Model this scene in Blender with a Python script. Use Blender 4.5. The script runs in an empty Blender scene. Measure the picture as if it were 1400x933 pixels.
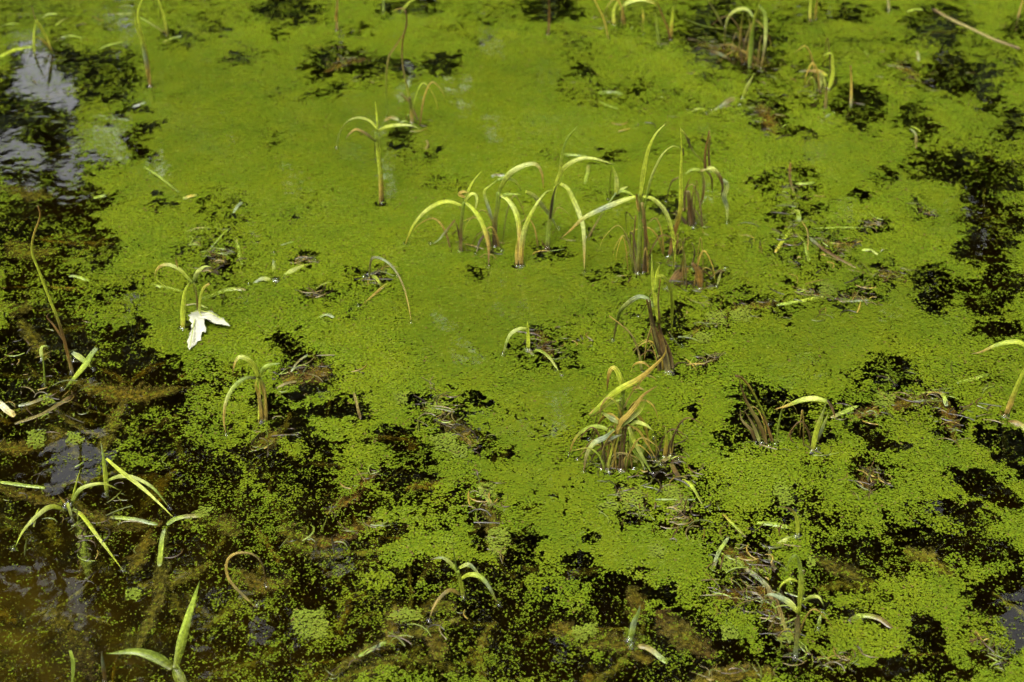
import bpy, math, random
import numpy as np
from mathutils import Vector

random.seed(7)
RNG = np.random.default_rng(11)
scene = bpy.context.scene
COL = scene.collection

# ------------------------------------------------------------------ camera, sky, sun, exposure
CAM_H, PITCH, LENS = 1.35, math.radians(34.0), 50.0
cam = bpy.data.cameras.new('camera')
cam_o = bpy.data.objects.new('camera', cam)
COL.objects.link(cam_o)
cam_o.location = (0, 0, CAM_H)
cam_o.rotation_euler = (math.pi / 2 - PITCH, 0, 0)
cam.lens = LENS
cam.sensor_width = 36
cam.clip_start = 0.05
cam.clip_end = 500
cam.dof.use_dof = True
cam.dof.focus_distance = 2.12
cam.dof.aperture_fstop = 4.5
cam.dof.aperture_blades = 7
scene.camera = cam_o

SUN_ELEV, SUN_AZ = math.radians(58), math.radians(215)   # azimuth clockwise from +Y
world = bpy.data.worlds.new('World')
scene.world = world
world.use_nodes = True
wn, wl = world.node_tree.nodes, world.node_tree.links
wn.clear()
w_out = wn.new('ShaderNodeOutputWorld')
w_bg = wn.new('ShaderNodeBackground')
w_sky = wn.new('ShaderNodeTexSky')
w_sky.sky_type = 'NISHITA'
w_sky.sun_disc = False
w_sky.sun_elevation = SUN_ELEV
w_sky.sun_rotation = SUN_AZ
w_sky.dust_density = 4.0
w_sky.air_density = 1.0
w_hs = wn.new('ShaderNodeHueSaturation')        # thin overcast: the blue washed out
w_hs.inputs['Saturation'].default_value = 0.06
w_bg.inputs['Strength'].default_value = 0.15
wl.new(w_sky.outputs[0], w_hs.inputs['Color'])
wl.new(w_hs.outputs[0], w_bg.inputs['Color'])
wl.new(w_bg.outputs[0], w_out.inputs['Surface'])

sun = bpy.data.lights.new('sun', 'SUN')
sun.energy = 0.5
sun.angle = math.radians(20)
sun.color = (1.0, 0.95, 0.87)
sun_o = bpy.data.objects.new('sun', sun)
COL.objects.link(sun_o)
sdir = Vector((math.sin(SUN_AZ) * math.cos(SUN_ELEV), math.cos(SUN_AZ) * math.cos(SUN_ELEV), math.sin(SUN_ELEV)))
sun_o.rotation_euler = sdir.to_track_quat('Z', 'Y').to_euler()
sun_o.location = sdir * 20

vs = scene.view_settings
vs.view_transform = 'Standard'
vs.look = 'None'
vs.exposure = 2.70
vs.gamma = 1.0
vs.use_curve_mapping = False
scene.render.engine = 'CYCLES'
scene.cycles.max_bounces = 6
scene.cycles.transparent_max_bounces = 12
scene.cycles.volume_bounces = 0
scene.cycles.caustics_reflective = False
scene.cycles.caustics_refractive = False
scene.cycles.use_denoising = True
scene.cycles.sample_clamp_indirect = 4

# ------------------------------------------------------------------ photograph point -> place in the pond
CP, SP = math.cos(PITCH), math.sin(PITCH)
K = 36.0 / LENS / 1400.0

def ray(px, py):
    u = (px - 700.0) * K
    v = -(py - 466.5) * K
    return Vector((u, CP + v * SP, -SP + v * CP))

def on_water(px, py, z=0.0):
    d = ray(px, py)
    t = (z - CAM_H) / d.z
    return Vector((d.x * t, d.y * t, z))

def at_depth(px, py, y):
    d = ray(px, py)
    t = y / d.y
    return Vector((d.x * t, y, CAM_H + d.z * t))

def px_size(p):
    """metres that one photograph pixel covers at point p"""
    dist = p.y * CP + (CAM_H - p.z) * SP
    return dist * K

# ------------------------------------------------------------------ noise in the pond's own plane
_T = RNG.random((256, 256)).astype(np.float32)

def vnoise(x, y, seed=0):
    x = x + seed * 17.31
    y = y + seed * 9.77
    xi = np.floor(x).astype(np.int64)
    yi = np.floor(y).astype(np.int64)
    fx = (x - xi).astype(np.float32)
    fy = (y - yi).astype(np.float32)
    fx = fx * fx * (3 - 2 * fx)
    fy = fy * fy * (3 - 2 * fy)
    x0, x1, y0, y1 = xi & 255, (xi + 1) & 255, yi & 255, (yi + 1) & 255
    return (_T[x0, y0] * (1 - fx) + _T[x1, y0] * fx) * (1 - fy) + (_T[x0, y1] * (1 - fx) + _T[x1, y1] * fx) * fy

def fnoise(x, y, seed=0, octaves=3):
    s, a, tot = 0, 1.0, 0.0
    for o in range(octaves):
        s = s + a * vnoise(x * 2 ** o, y * 2 ** o, seed + o * 3)
        tot += a
        a *= 0.55
    return s / tot

# ------------------------------------------------------------------ materials
def new_mat(name):
    m = bpy.data.materials.new(name)
    m.use_nodes = True
    nt = m.node_tree
    nt.nodes.clear()
    return m, nt, nt.nodes, nt.links

def plant_material(name, rough, translucent=0.25, streak=1.0, coat=0.0, var=0.5, spec=0.5, fuzzy=False):
    """colour from the mesh's own colour layer, lengthwise veins from its uv, blotches from noise"""
    m, nt, N, L = new_mat(name)
    out = N.new('ShaderNodeOutputMaterial')
    att = N.new('ShaderNodeAttribute'); att.attribute_name = 'Col'
    uv = N.new('ShaderNodeUVMap'); uv.uv_map = 'UVMap'
    mp = N.new('ShaderNodeMapping'); mp.inputs['Scale'].default_value = (9, 0.6, 1)
    L.new(uv.outputs[0], mp.inputs['Vector'])
    n1 = N.new('ShaderNodeTexNoise'); n1.inputs['Scale'].default_value = 1.0; n1.inputs['Detail'].default_value = 3
    L.new(mp.outputs[0], n1.inputs['Vector'])
    r1 = N.new('ShaderNodeMapRange')
    r1.inputs['From Min'].default_value = 0.3; r1.inputs['From Max'].default_value = 0.7
    r1.inputs['To Min'].default_value = 1 - 0.35 * streak; r1.inputs['To Max'].default_value = 1 + 0.30 * streak
    L.new(n1.outputs['Fac'], r1.inputs['Value'])
    geo = N.new('ShaderNodeNewGeometry')
    n2 = N.new('ShaderNodeTexNoise'); n2.inputs['Scale'].default_value = 160; n2.inputs['Detail'].default_value = 4
    L.new(geo.outputs['Position'], n2.inputs['Vector'])
    r2 = N.new('ShaderNodeMapRange')
    r2.inputs['From Min'].default_value = 0.35; r2.inputs['From Max'].default_value = 0.7
    r2.inputs['To Min'].default_value = 1 - var; r2.inputs['To Max'].default_value = 1 + 0.3 * var
    L.new(n2.outputs['Fac'], r2.inputs['Value'])
    mul = N.new('ShaderNodeMath'); mul.operation = 'MULTIPLY'
    L.new(r1.outputs[0], mul.inputs[0]); L.new(r2.outputs[0], mul.inputs[1])
    vm = N.new('ShaderNodeVectorMath'); vm.operation = 'SCALE'
    L.new(att.outputs['Color'], vm.inputs[0]); L.new(mul.outputs[0], vm.inputs['Scale'])
    p = N.new('ShaderNodeBsdfPrincipled')
    p.inputs['Roughness'].default_value = rough
    p.inputs['Coat Weight'].default_value = coat
    p.inputs['Specular IOR Level'].default_value = spec
    p.inputs['Coat Roughness'].default_value = 0.12
    L.new(vm.outputs[0], p.inputs['Base Color'])
    bmp = N.new('ShaderNodeBump'); bmp.inputs['Strength'].default_value = 0.5; bmp.inputs['Distance'].default_value = 0.0006
    L.new(mul.outputs[0], bmp.inputs['Height'])
    L.new(bmp.outputs[0], p.inputs['Normal'])
    tr = N.new('ShaderNodeBsdfTranslucent')
    L.new(vm.outputs[0], tr.inputs['Color'])
    mix = N.new('ShaderNodeMixShader'); mix.inputs[0].default_value = translucent
    L.new(p.outputs[0], mix.inputs[1]); L.new(tr.outputs[0], mix.inputs[2])
    if fuzzy:   # fringe of algae: the edge breaks up into wisps
        sx = N.new('ShaderNodeSeparateXYZ'); L.new(uv.outputs[0], sx.inputs[0])
        e1 = N.new('ShaderNodeMath'); e1.operation = 'PINGPONG'; e1.inputs[1].default_value = 0.5
        L.new(sx.outputs[0], e1.inputs[0])
        n3 = N.new('ShaderNodeTexNoise'); n3.inputs['Scale'].default_value = 130; n3.inputs['Detail'].default_value = 6
        L.new(geo.outputs['Position'], n3.inputs['Vector'])
        m3 = N.new('ShaderNodeMath'); m3.operation = 'MULTIPLY_ADD'; m3.inputs[1].default_value = 1.25; m3.inputs[2].default_value = -0.68
        L.new(n3.outputs['Fac'], m3.inputs[0])
        a3 = N.new('ShaderNodeMath'); a3.operation = 'ADD'
        L.new(e1.outputs[0], a3.inputs[0]); L.new(m3.outputs[0], a3.inputs[1])
        r3 = N.new('ShaderNodeMapRange'); r3.inputs['From Min'].default_value = 0.0; r3.inputs['From Max'].default_value = 0.34
        r3.inputs['To Max'].default_value = 0.95
        L.new(a3.outputs[0], r3.inputs['Value'])
        tp = N.new('ShaderNodeBsdfTransparent')
        mf = N.new('ShaderNodeMixShader')
        L.new(r3.outputs[0], mf.inputs[0]); L.new(tp.outputs[0], mf.inputs[1]); L.new(mix.outputs[0], mf.inputs[2])
        L.new(mf.outputs[0], out.inputs['Surface'])
        return m
    L.new(mix.outputs[0], out.inputs['Surface'])
    return m

M_BLADE = plant_material('sedge_blade', 0.45, 0.25, streak=1.5, coat=0.04, var=0.35, spec=0.25)
M_WET = plant_material('wet_floating_blade', 0.35, 0.1, coat=0.25, var=0.5, spec=0.35)
M_SUNK = plant_material('sunken_leaf', 0.9, 0.05, streak=0.9, var=0.8, spec=0.1, fuzzy=True)
M_MAPLE = plant_material('silver_maple_leaf', 0.55, 0.1, streak=0.12, var=0.12)
M_FROND = plant_material('duckweed_frond', 0.5, 0.0, streak=0.0, var=0.12, spec=0.08)
M_STICK = plant_material('weathered_stick', 0.7, 0.0, streak=0.8, var=0.5)

def water_material():
    m, nt, N, L = new_mat('pond_water')
    out = N.new('ShaderNodeOutputMaterial')
    geo = N.new('ShaderNodeNewGeometry')
    n1 = N.new('ShaderNodeTexNoise'); n1.inputs['Scale'].default_value = 9; n1.inputs['Detail'].default_value = 3
    L.new(geo.outputs['Position'], n1.inputs['Vector'])
    bmp = N.new('ShaderNodeBump'); bmp.inputs['Strength'].default_value = 0.22; bmp.inputs['Distance'].default_value = 0.005
    L.new(n1.outputs['Fac'], bmp.inputs['Height'])
    fr = N.new('ShaderNodeFresnel'); fr.inputs['IOR'].default_value = 1.33
    L.new(bmp.outputs[0], fr.inputs['Normal'])
    gl = N.new('ShaderNodeBsdfAnisotropic'); gl.inputs['Roughness'].default_value = 0.03
    L.new(bmp.outputs[0], gl.inputs['Normal'])
    tr = N.new('ShaderNodeBsdfTransparent'); tr.inputs['Color'].default_value = (1, 1, 1, 1)
    mix = N.new('ShaderNodeMixShader')
    L.new(fr.outputs[0], mix.inputs[0]); L.new(tr.outputs[0], mix.inputs[1]); L.new(gl.outputs[0], mix.inputs[2])
    L.new(mix.outputs[0], out.inputs['Surface'])
    va = N.new('ShaderNodeVolumeAbsorption')       # tea-brown water
    va.inputs['Color'].default_value = (0.60, 0.53, 0.08, 1)
    va.inputs['Density'].default_value = 18
    L.new(va.outputs[0], out.inputs['Volume'])
    return m

def ground_material():
    m, nt, N, L = new_mat('peaty_ground')
    out = N.new('ShaderNodeOutputMaterial')
    geo = N.new('ShaderNodeNewGeometry')
    n1 = N.new('ShaderNodeTexNoise'); n1.inputs['Scale'].default_value = 14; n1.inputs['Detail'].default_value = 10
    L.new(geo.outputs['Position'], n1.inputs['Vector'])
    rp = N.new('ShaderNodeValToRGB')
    rp.color_ramp.elements[0].position = 0.3; rp.color_ramp.elements[0].color = (0.025, 0.02, 0.005, 1)
    rp.color_ramp.elements[1].position = 0.7; rp.color_ramp.elements[1].color = (0.11, 0.09, 0.018, 1)
    L.new(n1.outputs['Fac'], rp.inputs[0])
    p = N.new('ShaderNodeBsdfPrincipled'); p.inputs['Roughness'].default_value = 0.95
    L.new(rp.outputs[0], p.inputs['Base Color'])
    L.new(p.outputs[0], out.inputs['Surface'])
    return m

def flat_mat(name, col, rough=0.7):
    m, nt, N, L = new_mat(name)
    out = N.new('ShaderNodeOutputMaterial')
    geo = N.new('ShaderNodeNewGeometry')
    n1 = N.new('ShaderNodeTexNoise'); n1.inputs['Scale'].default_value = 3; n1.inputs['Detail'].default_value = 4
    L.new(geo.outputs['Position'], n1.inputs['Vector'])
    mx = N.new('ShaderNodeMix'); mx.data_type = 'RGBA'
    mx.inputs['A'].default_value = (*[c * 0.6 for c in col], 1)
    mx.inputs['B'].default_value = (*[c * 1.3 for c in col], 1)
    L.new(n1.outputs['Fac'], mx.inputs['Factor'])
    p = N.new('ShaderNodeBsdfPrincipled'); p.inputs['Roughness'].default_value = rough
    L.new(mx.outputs['Result'], p.inputs['Base Color'])
    L.new(p.outputs[0], out.inputs['Surface'])
    return m

def collar_material():
    m, nt, N, L = new_mat('water_collar')
    out = N.new('ShaderNodeOutputMaterial')
    fr = N.new('ShaderNodeFresnel'); fr.inputs['IOR'].default_value = 1.33
    gl = N.new('ShaderNodeBsdfAnisotropic'); gl.inputs['Roughness'].default_value = 0.06
    tr = N.new('ShaderNodeBsdfTransparent')
    mix = N.new('ShaderNodeMixShader')
    L.new(fr.outputs[0], mix.inputs[0]); L.new(tr.outputs[0], mix.inputs[1]); L.new(gl.outputs[0], mix.inputs[2])
    L.new(mix.outputs[0], out.inputs['Surface'])
    return m
M_COLLAR = collar_material()
M_WATER = water_material()
M_GROUND = ground_material()

# ------------------------------------------------------------------ object helpers
def tag(o, label=None, cat=None, group=None, kind=None):
    if label: o['label'] = label
    if cat: o['category'] = cat
    if group: o['group'] = group
    if kind: o['kind'] = kind
    return o

def link(name, me, mat=None, parent=None, loc=None):
    o = bpy.data.objects.new(name, me)
    COL.objects.link(o)
    if mat is not None: me.materials.append(mat)
    if parent is not None: o.parent = parent
    if loc is not None: o.location = loc
    return o

def empty(name, loc):
    o = bpy.data.objects.new(name, None)
    COL.objects.link(o)
    o.location = loc
    o.empty_display_size = 0.02
    return o

def mesh_np(name, verts, faces_sizes, faces_idx, cols=None, uvs=None, smooth=True):
    """mesh from flat numpy arrays: corner list and corner count of each face; colours per vertex; uv per vertex"""
    me = bpy.data.meshes.new(name)
    nv, nf, nl = len(verts), len(faces_sizes), len(faces_idx)
    me.vertices.add(nv)
    me.vertices.foreach_set('co', np.asarray(verts, np.float32).ravel())
    me.loops.add(nl)
    me.loops.foreach_set('vertex_index', np.asarray(faces_idx, np.int32))
    me.polygons.add(nf)
    starts = np.concatenate(([0], np.cumsum(faces_sizes)[:-1])).astype(np.int32)
    me.polygons.foreach_set('loop_start', starts)
    me.polygons.foreach_set('loop_total', np.asarray(faces_sizes, np.int32))
    if smooth:
        me.polygons.foreach_set('use_smooth', np.ones(nf, bool))
    if cols is not None:
        a = me.color_attributes.new('Col', 'FLOAT_COLOR', 'POINT')
        c4 = np.ones((nv, 4), np.float32)
        c4[:, :3] = cols
        a.data.foreach_set('color', c4.ravel())
    if uvs is not None:
        u = me.uv_layers.new(name='UVMap')
        u.data.foreach_set('uv', np.asarray(uvs, np.float32)[np.asarray(faces_idx)].ravel())
    me.update(calc_edges=True)
    return me

PAL = {  # surface colours of the plants themselves
    'G': (0.15, 0.21, 0.014), 'Y': (0.32, 0.37, 0.022), 'P': (0.38, 0.42, 0.085), 'T': (0.34, 0.245, 0.035),
    'B': (0.085, 0.05, 0.010), 'D': (0.04, 0.029, 0.008), 'R': (0.14, 0.078, 0.010), 'S': (0.20, 0.24, 0.115),
    'O': (0.13, 0.15, 0.012), 'W': (0.43, 0.43, 0.30), 'K': (0.17, 0.14, 0.035), 'M': (0.115, 0.10, 0.009), 'L': (0.24, 0.31, 0.03),
    'N': (0.15, 0.115, 0.010), 'V': (0.12, 0.115, 0.010),
}

def stops(cols, t):
    c = [PAL[k] for k in cols]
    if len(c) == 1: return c[0]
    f = min(max(t, 0), 1) * (len(c) - 1)
    i = min(int(f), len(c) - 2)
    f -= i
    return tuple(a * (1 - f) + b * f for a, b in zip(c[i], c[i + 1]))

def catmull(pts, n):
    P = [2 * pts[0] - pts[1]] + list(pts) + [2 * pts[-1] - pts[-2]]
    out = []
    segs = len(pts) - 1
    for k in range(n + 1):
        f = k / n * segs
        i = min(int(f), segs - 1)
        t = f - i
        a, b, c, d = P[i], P[i + 1], P[i + 2], P[i + 3]
        out.append(0.5 * ((2 * b) + (c - a) * t + (2 * a - 5 * b + 4 * c - d) * t * t + (3 * b - a - 3 * c + d) * t ** 3))
    return out

def ribbon(name, pts, width, cols, profile, origin, lift=0.0, rough_edge=0.0, thick=0.0008, seg=5, facing=None):
    """a leaf blade: a keeled strip with thickness that follows pts"""
    n = max(8, seg * (len(pts) - 1))
    C = catmull(pts, n)
    L = [0.0]
    for i in range(1, n + 1): L.append(L[-1] + (C[i] - C[i - 1]).length)
    tot = max(L[-1], 1e-5)
    V, U, CC = [], [], []
    tw = random.uniform(-0.5, 0.5)
    jit = [random.uniform(0.86, 1.12) for _ in range(3)]
    face0 = facing or Vector((random.uniform(-0.5, 0.5), -0.75, 0.85))
    kk = 0.22 if profile == 'blade' else 0.12
    ph1, ph2 = random.uniform(0, 9), random.uniform(0, 9)
    for i in range(n + 1):
        t = L[i] / tot
        tan = (C[min(i + 1, n)] - C[max(i - 1, 0)])
        tan = tan.normalized() if tan.length > 1e-7 else Vector((0, 0, 1))
        f = face0.copy()
        f.x += tw * math.sin(3.0 * t + 1)
        f -= f.dot(tan) * tan
        if f.length < 0.05:
            f = Vector((0.3, -0.2, 1)); f -= f.dot(tan) * tan
        f.normalize()
        side = tan.cross(f).normalized()
        if profile == 'blade':
            w = (0.6 + 0.4 * min(t / 0.25, 1)) * (1 - max(0, (t - 0.3) / 0.7) ** 1.5 * 0.93)
        elif profile == 'stem':
            w = 1.0 - 0.25 * t
        elif profile == 'stalk':
            w = 1.0 - 0.55 * t
        elif profile == 'leaf':
            w = math.sin(math.pi * (0.06 + 0.88 * t)) ** 0.55
        else:   # torn strip
            w = 0.55 + 0.45 * min(min(t, 1 - t) / 0.12, 1)
        w *= width * 0.5
        e1 = 1 + rough_edge * (math.sin(t * tot * 420 + ph1) * 0.35 + math.sin(t * tot * 170 + ph2) * 0.5 + random.uniform(-.4, .4))
        e2 = 1 + rough_edge * (math.sin(t * tot * 390 + ph2) * 0.35 + math.sin(t * tot * 150 + ph1) * 0.5 + random.uniform(-.4, .4))
        c = C[i] + Vector((0, 0, lift)) - origin
        th = min(thick, w * 0.5)
        if profile in ('stem', 'stalk'):
            th = w * 1.1
        keel = f * (-kk * w)
        V += [c - side * w * e1, c + keel + f * 0, c + side * w * e2, c + side * w * e2 - f * th * 0.6, c + keel - f * th, c - side * w * e1 - f * th * 0.6]
        U += [(0, t * tot * 30 + ph1), (0.5, t * tot * 30 + ph1), (1, t * tot * 30 + ph1), (1, t * tot * 30 + ph1), (0.5, t * tot * 30 + ph1), (0, t * tot * 30 + ph1)]
        cc = stops(cols, t)
        cc = tuple(min(0.9, a * j) for a, j in zip(cc, (jit[0], jit[0] * (0.9 + 0.1 * jit[1]), jit[2])))
        edge = tuple(min(0.95, a * 1.12 + 0.015) for a in cc)
        CC += [edge, cc, edge, edge, cc, edge]
    sizes, idx = [], []
    for i in range(n):
        a, b = i * 6, (i + 1) * 6
        for k in range(6):
            k2 = (k + 1) % 6
            sizes.append(4); idx += [a + k, a + k2, b + k2, b + k]
    sizes.append(6); idx += [5, 4, 3, 2, 1, 0]
    sizes.append(6); idx += [n * 6 + k for k in range(6)]
    return mesh_np(name, [tuple(v) for v in V], sizes, idx, np.array(CC, np.float32), np.array(U, np.float32))

def parse(s):
    return [tuple(float(q) for q in p.split(',')) for p in s.split()]

def blade_points(pts, mode, base_y):
    """pixels -> 3D: the distance runs evenly from where the blade starts to where it ends"""
    y0 = on_water(*pts[0]).y if 's' in mode else base_y
    if 'w' in mode:
        y1 = on_water(*pts[-1]).y
    else:
        y1 = y0 + random.uniform(-0.02, 0.02)
    ln = [0.0]
    for a, b in zip(pts[:-1], pts[1:]): ln.append(ln[-1] + math.hypot(b[0] - a[0], b[1] - a[1]))
    out = []
    for p, l in zip(pts, ln):
        q = at_depth(p[0], p[1], y0 + (y1 - y0) * l / max(ln[-1], 1e-6))
        if q.z < 0.002: q = on_water(p[0], p[1], 0.002)
        out.append(q)
    if 's' in mode or (abs(out[0].z) < 0.012): out[0].z -= 0.012
    if 'w' in mode: out[-1].z -= 0.006
    return out

STRANDS = {(676, 336): 4, (629, 341): 2, (748, 336): 2, (873, 371): 9, (916, 346): 3, (946, 308): 6, (913, 505): 7, (840, 641): 16, (1046, 606): 2, (1088, 893): 3, (1130, 122): 4, (1024, 88): 6, (841, 33): 4, (1112, 614): 2, (913, 622): 4, (950, 392): 5, (563, 167): 2}

def meniscus(root, bp, p, w):
    """the little collar of water that climbs a stem"""
    c = Vector((p.x, p.y, 0)) - bp
    r0 = max(w * 0.5, 0.0012)
    V, idx, sizes = [], [], []
    for r, z in ((r0 + 0.0055, 0.0002), (r0 + 0.0028, 0.0011), (r0 + 0.0009, 0.0034), (r0 * 0.6, 0.0052)):
        for k in range(9):
            a = k * 2 * math.pi / 9
            q = r * (1 + 0.18 * math.sin(2 * a + w * 900))
            V.append((c.x + q * math.cos(a), c.y + q * math.sin(a), z))
    for j in range(3):
        for k in range(9):
            k2 = (k + 1) % 9
            sizes.append(4); idx += [j * 9 + k, j * 9 + k2, j * 9 + 9 + k2, j * 9 + 9 + k]
    link('water_collar', mesh_np('water_collar', V, sizes, idx), M_COLLAR, root)

PART = {'b': ('blade', 'blade'), 't': ('stem', 'stem'), 'k': ('stalk', 'stalk'), 's': ('blade', 'strip'), 'l': ('blade', 'leaf')}

def plant(name, label, cat, group, base, blades):
    bp = on_water(*base)
    root = empty(name, bp)
    tag(root, label, cat, group)
    for code, cols, w, mode, s in blades:
        pname, prof = PART[code]
        pts = blade_points(parse(s), mode, bp.y)
        wid = w * px_size(pts[len(pts) // 2]) * (0.82 if prof != 'stem' else 0.9)
        if code == 't' and w >= 9:                 # an old stem is a bundle of frayed, overlapping sheaths
            k = 4 if w > 11 else 3
            for q in range(k):
                off = (q - (k - 1) / 2) * wid * 0.30
                top = random.uniform(0.72, 1.08)
                cut = [p + Vector((off * (1 - 0.25 * i / max(1, len(pts) - 1)) + random.uniform(-.1, .1) * wid * i, random.uniform(-.3, .3) * wid, 0)) for i, p in enumerate(pts)]
                cut[-1] = cut[-2].lerp(cut[-1], top)
                c2 = ''.join(random.choice({'K': 'KKBT', 'B': 'BBKD', 'R': 'RBKT', 'D': 'DBBK', 'T': 'TTKY', 'Y': 'YYTG', 'O': 'OGYO', 'G': 'GYOG'}.get(c, c)) for c in cols)
                link('sheath', ribbon('sheath', cut, wid * random.uniform(0.3, 0.48), c2, 'blade' if q % 2 else 'stem', bp), M_BLADE, root)
        else:
            link(pname, ribbon(pname, pts, wid, cols, prof, bp), M_BLADE, root)
        if 's' in mode or abs(pts[0].z) < 0.02:
            meniscus(root, bp, pts[0], wid)
        if 'w' in mode:
            meniscus(root, bp, pts[-1], wid * 0.6)
    for k in range(STRANDS.get(base, 0)):          # dead thready blades about the base
        x0, y0 = base[0] + random.uniform(-16, 16), base[1] + random.uniform(-5, 4)
        dx, h = random.uniform(-46, 46), random.uniform(14, 66)
        dr = random.uniform(0.1, 0.9)
        p = [(x0, y0), (x0 + dx * .2, y0 - h * .6), (x0 + dx * .55, y0 - h), (x0 + dx, y0 - h * (1 - dr * .5)), (x0 + dx * 1.15, y0 - h * (1 - dr))]
        pts = blade_points(p, 's', bp.y)
        link('blade', ribbon('blade', pts, random.uniform(1.3, 3.0) * px_size(bp), random.choice(('BKT', 'RTK', 'DBR', 'BTT', 'OKT', 'BTK', 'OLT')), 'blade', bp), M_BLADE, root)
    return root

# ================================================================== SETTING
def build_ground():
    """one sheet: the pond bed, shelving up to the banks and on to the horizon"""
    xs = np.concatenate((np.linspace(-150, -7, 12)[:-1], np.linspace(-7, -2, 21)[:-1], np.linspace(-2, 2, 101), np.linspace(2, 7, 21)[1:], np.linspace(7, 150, 12)[1:]))
    ys = np.concatenate((np.linspace(-150, -4, 12)[:-1], np.linspace(-4, 0.6, 20)[:-1], np.linspace(0.6, 3.6, 76), np.linspace(3.6, 8, 20)[1:], np.linspace(8, 150, 12)[1:]))
    X, Y = np.meshgrid(xs, ys)
    d = np.maximum(np.abs(X) / 5.6, np.abs(Y - 1.9) / 3.6)           # 1 = edge of the pond
    k = np.clip((d - 0.86) / 0.3, 0, 1)
    k = k * k * (3 - 2 * k)
    Z = -0.16 + 0.05 * (fnoise(X * 2, Y * 2, 5) - 0.5) + k * (0.5 + 0.25 * fnoise(X * 0.5, Y * 0.5, 2))
    # bed raised under the left side, standing in for murky haze in the water
    murk_rise = np.exp(-((X + 0.72) / 0.42) ** 2 - ((Y - 1.30) / 0.38) ** 2) + np.exp(-((X + 1.25) / 0.30) ** 2 - ((Y - 2.1) / 0.6) ** 2) + 0.8 * np.exp(-((X + 0.1) / 0.4) ** 2 - ((Y - 1.15) / 0.16) ** 2)
    Z = Z + np.clip(murk_rise, 0, 1) * (0.075 + 0.05 * fnoise(X * 9, Y * 9, 15))
    V = np.stack((X.ravel(), Y.ravel(), Z.ravel()), 1)
    r, c = X.shape
    i = np.arange((r - 1) * (c - 1))
    a = (i // (c - 1)) * c + i % (c - 1)
    F = np.stack((a, a + 1, a + c + 1, a + c), 1)
    me = mesh_np('ground', V, np.full(len(F), 4), F.ravel())
    tag(link('ground', me, M_GROUND), 'dark peaty pond bed shelving up to the banks', None, None, 'structure')
build_ground()

def build_water():
    x, y0, y1, zb = 5.4, -1.9, 5.6, -0.6
    V = [(-x, y0, 0), (x, y0, 0), (x, y1, 0), (-x, y1, 0), (-x, y0, zb), (x, y0, zb), (x, y1, zb), (-x, y1, zb)]
    F = [(0, 1, 2, 3), (7, 6, 5, 4), (0, 4, 5, 1), (1, 5, 6, 2), (2, 6, 7, 3), (3, 7, 4, 0)]
    me = bpy.data.meshes.new('water')
    me.from_pydata(V, [], F)
    tag(link('water', me, M_WATER), 'still tea brown pond water with dark reflections', None, None, 'structure')
build_water()

# the wood on the far bank: seen only as the dark reflection in the open water, with gaps where the white sky shows
GAPS = [  # (pixel x, y on the water, half width, half height in pixels)
    (45, 105, 20, 42), (85, 125, 13, 38), (28, 214, 44, 12), (122, 196, 26, 12), (158, 190, 18, 14), (172, 35, 11, 28), (95, 240, 14, 14),
    (35, 48, 24, 13), (95, 815, 24, 30), (100, 628, 34, 15), (70, 655, 18, 14), (350, 850, 14, 18), (1392, 855, 26, 52), (1358, 328, 20, 14), (1268, 400, 10, 22),
    (550, 115, 11, 34), (470, 60, 26, 9), (670, 55, 9, 12), (640, 490, 10, 22), (612, 438, 9, 9), (680, 432, 9, 14), (672, 180, 10, 6), (640, 130, 14, 40),
    (610, 115, 10, 26), (1318, 283, 24, 12), (1218, 425, 14, 18), (1298, 447, 12, 12), (1112, 510, 8, 12), (1135, 515, 8, 12), (1378, 490, 10, 14), (770, 540, 16, 40),
    (60, 775, 12, 18), (20, 800, 14, 12), (285, 855, 12, 12), (1320, 145, 12, 12), (215, 230, 10, 6), (1215, 520, 12, 12), (145, 625, 10, 10), (175, 420, 8, 8),
]
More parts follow.
